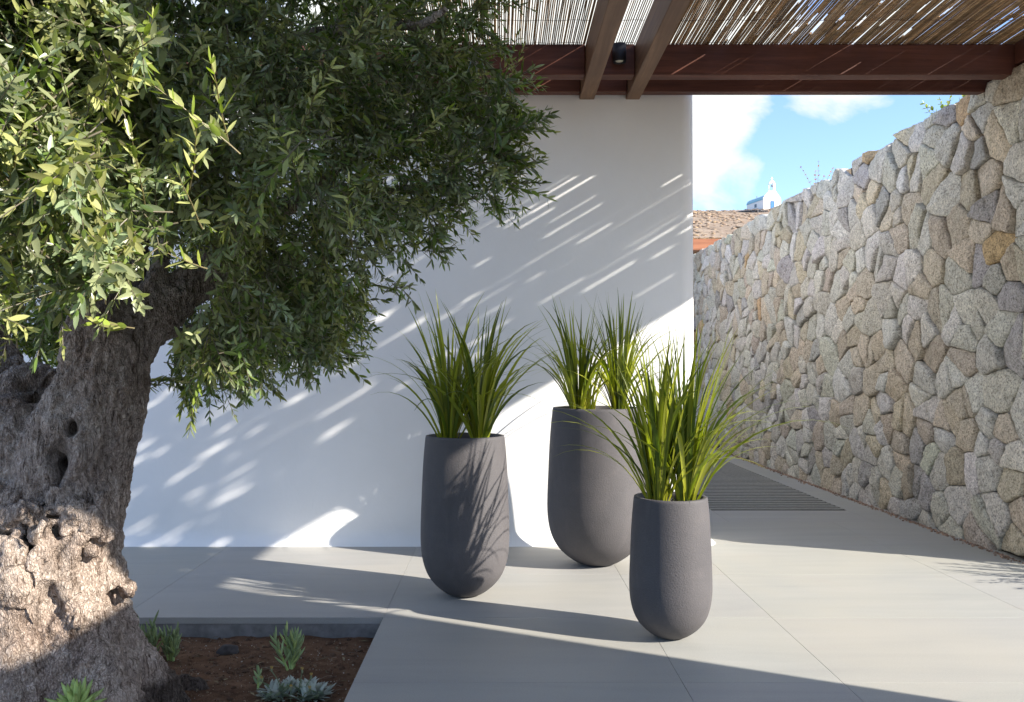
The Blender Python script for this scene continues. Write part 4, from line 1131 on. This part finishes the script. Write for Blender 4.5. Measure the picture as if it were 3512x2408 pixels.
def gazania(px, py, Z):
    rg = np.random.default_rng(15); b = at(px, py, 2000*(1-SOIL)/(py-VY)); X, Zz = b.x/S, b.y/S; b = W(X, Zz, soil_h(X, Zz))
    root = empty('gazania', b, 'silver-leaved gazania with small yellow flowers, low on the soil', 'plant')
    lv = Leaves(); mb = MB()
    for k in range(46):
        a = rg.uniform(0, 6.28); q = .085*math.sqrt(rg.random())*S
        p = np.array(b)+np.array((math.cos(a)*q*1.25, math.sin(a)*q*.8, .004))
        for j in range(7):
            a2 = rg.uniform(0, 6.28); el_ = rg.uniform(.35, 1.3)
            d = np.array((math.cos(a2)+.5*math.cos(a), math.sin(a2)+.5*math.sin(a), el_*1.3)); L = rg.uniform(.038, .062)*S
            lv.add(p[None], d[None], np.array([[-d[0]*.4, -d[1]*.4, 1.]]), np.array([L]), np.array([L*.13]), np.ones((1, 3))*rg.uniform(.75, 1.3)*np.array((1.0, 1.0, 1.05)), .25)
    V, T, C = lv.mesh(); mesh_np('foliage', V, [T], M['gaz'], root, True, C)
    for (dx, dz, h) in [(.03, -.02, .085), (.055, .0, .06), (-.08, .02, .075), (.06, -.05, .035), (-.1, -.03, .06), (.0, -.05, .04)]:
        p0 = np.array(b)+np.array((dx*.5*S, dz*S, 0)); p1 = np.array(b)+np.array((dx*S, dz*S, h*S))
        mb = MB(); mb.tube([p0, (p0+p1)/2+np.array((0, 0, .01)), p1], .0016*S, 5, (.16, .2, .1)); mb.lathe([(.0, -.006), (.004, -.003), (.005, .004), (.0035, .009), (0, .010)], 8, tuple(p1), (.2, .22, .12))
        for k in range(9):
            a = k*.7; mb.add([p1+np.array((math.cos(a)*.003, math.sin(a)*.003, .008)), p1+np.array((math.cos(a-.25)*.008, math.sin(a-.25)*.008, .017)), p1+np.array((math.cos(a)*.006, math.sin(a)*.006, .023)), p1+np.array((math.cos(a+.25)*.008, math.sin(a+.25)*.008, .017))], [np.array([[0, 1, 2, 3]])], (.45, .30, .08))
        mb.build('flower', M['flower'], root, False, True)
M['gaz'] = m_leaf('silver_leaf', (.30, .36, .25), (.38, .41, .33), .1, .6)
M['flower'] = m_attr('gazania_flower', .6, .15, 50, .001)
gazania(668, 1580, 2.76)
def make_rock(px, py, Z, r, label):
    b = at(px, py, 2000*(1-SOIL)/(py-VY)); b = W(b.x/S, b.y/S, soil_h(b.x/S, b.y/S)+r*.35)
    mb = MB(); bm = bmesh.new(); bmesh.ops.create_icosphere(bm, subdivisions=4, radius=1)
    for v in bm.verts:
        d = 1+.28*noise.noise(v.co*1.3+Vector((3, 1, 7)))+.12*noise.noise(v.co*3.5); c = v.co*d
        # chop planes for facets
        for nrm, k in ((Vector((.6, -.5, .6)).normalized(), .75), (Vector((-.5, -.7, .5)).normalized(), .78), (Vector((.1, .2, 1)).normalized(), .72), (Vector((-.8, .1, .5)).normalized(), .8)):
            t = c.dot(nrm)-k
            if t > 0: c = c-nrm*t*.85
        v.co = Vector((c.x*r*1.35, c.y*r, c.z*r*.85))*S
    mb.bm(bm, M=Matrix.Translation(b)); tag(mb.build('rock', M['rock'], None, True), label, 'rock')
make_rock(517, 1483, 3.18, .030, 'dark grey stone lying on the soil between the succulents')

# fallen leaves on trunk and bed
def make_sprig(px, X, h, label, red, seed, n, leafL, sp, lean):
    rg = np.random.default_rng(seed); b = np.array(W(X, F*X/(px-VX), 2.57)); lv = Leaves(); mb = MB()
    for k in range(n):
        d = unit(np.array((rg.normal(lean, .38), rg.normal(0, .22), 1))); L = h*S*rg.uniform(.55, 1)
        twig(lv, mb, b+rg.normal(0, .03, 3)*np.array((1, 1, 0)), d, L, leafL*S, (np.array((1.5, .6, .45)) if red else np.array((1.1, 1.1, 1))), droop=-.1, spacing=sp*S, leafW=.33, stemc=(.2, .1, .06), bare=.25, rg=rg)
    V, T, C = lv.mesh(); SV = np.concatenate(mb.v); SQ = np.concatenate([np.concatenate(x) for x in mb.f.values()])
    o = mesh_np('sprig', np.concatenate([V, SV]), [T, SQ+len(V)], M['sprig'], None, True, np.concatenate([C, np.concatenate(mb.c)/.22])); tag(o, label, 'plant')
make_sprig(2133, 2.80, .25, 'leafy yellow-green sprig growing on top of the stone wall near the pergola', False, 3, 6, .040, .026, -.1)
make_sprig(1850, 2.80, .27, 'thin reddish sprig on top of the stone wall right of the chapel', True, 4, 5, .026, .034, .15)
def make_shrub():
    rg = np.random.default_rng(44); lv = Leaves(); mb = MB(); b = np.array(W(3.0, 4.12, 0))
    for k in range(90):
        a = rg.uniform(0, 6.28); q = .30*math.sqrt(rg.random())*S
        d = unit(np.array((math.cos(a)*q*1.2, math.sin(a)*q*1.2, .55))+rg.normal(0, .15, 3))
        twig(lv, mb, b+np.array((math.cos(a)*q*.5, math.sin(a)*q*.5, .0)), d, rg.uniform(.2, .40)*S, .05*S, np.array((1, 1, 1)), droop=.4, spacing=.02*S, leafW=.16, rg=rg)
    V, T, C = lv.mesh(); SV = np.concatenate(mb.v); SQ = np.concatenate([np.concatenate(x) for x in mb.f.values()])
    o = mesh_np('shrub', np.concatenate([V, SV]), [T, SQ+len(V)], M['leaf'], None, True, np.concatenate([C, np.concatenate(mb.c)/.1])); tag(o, 'low green shrub at the near end of the long stone wall', 'shrub')
make_shrub()
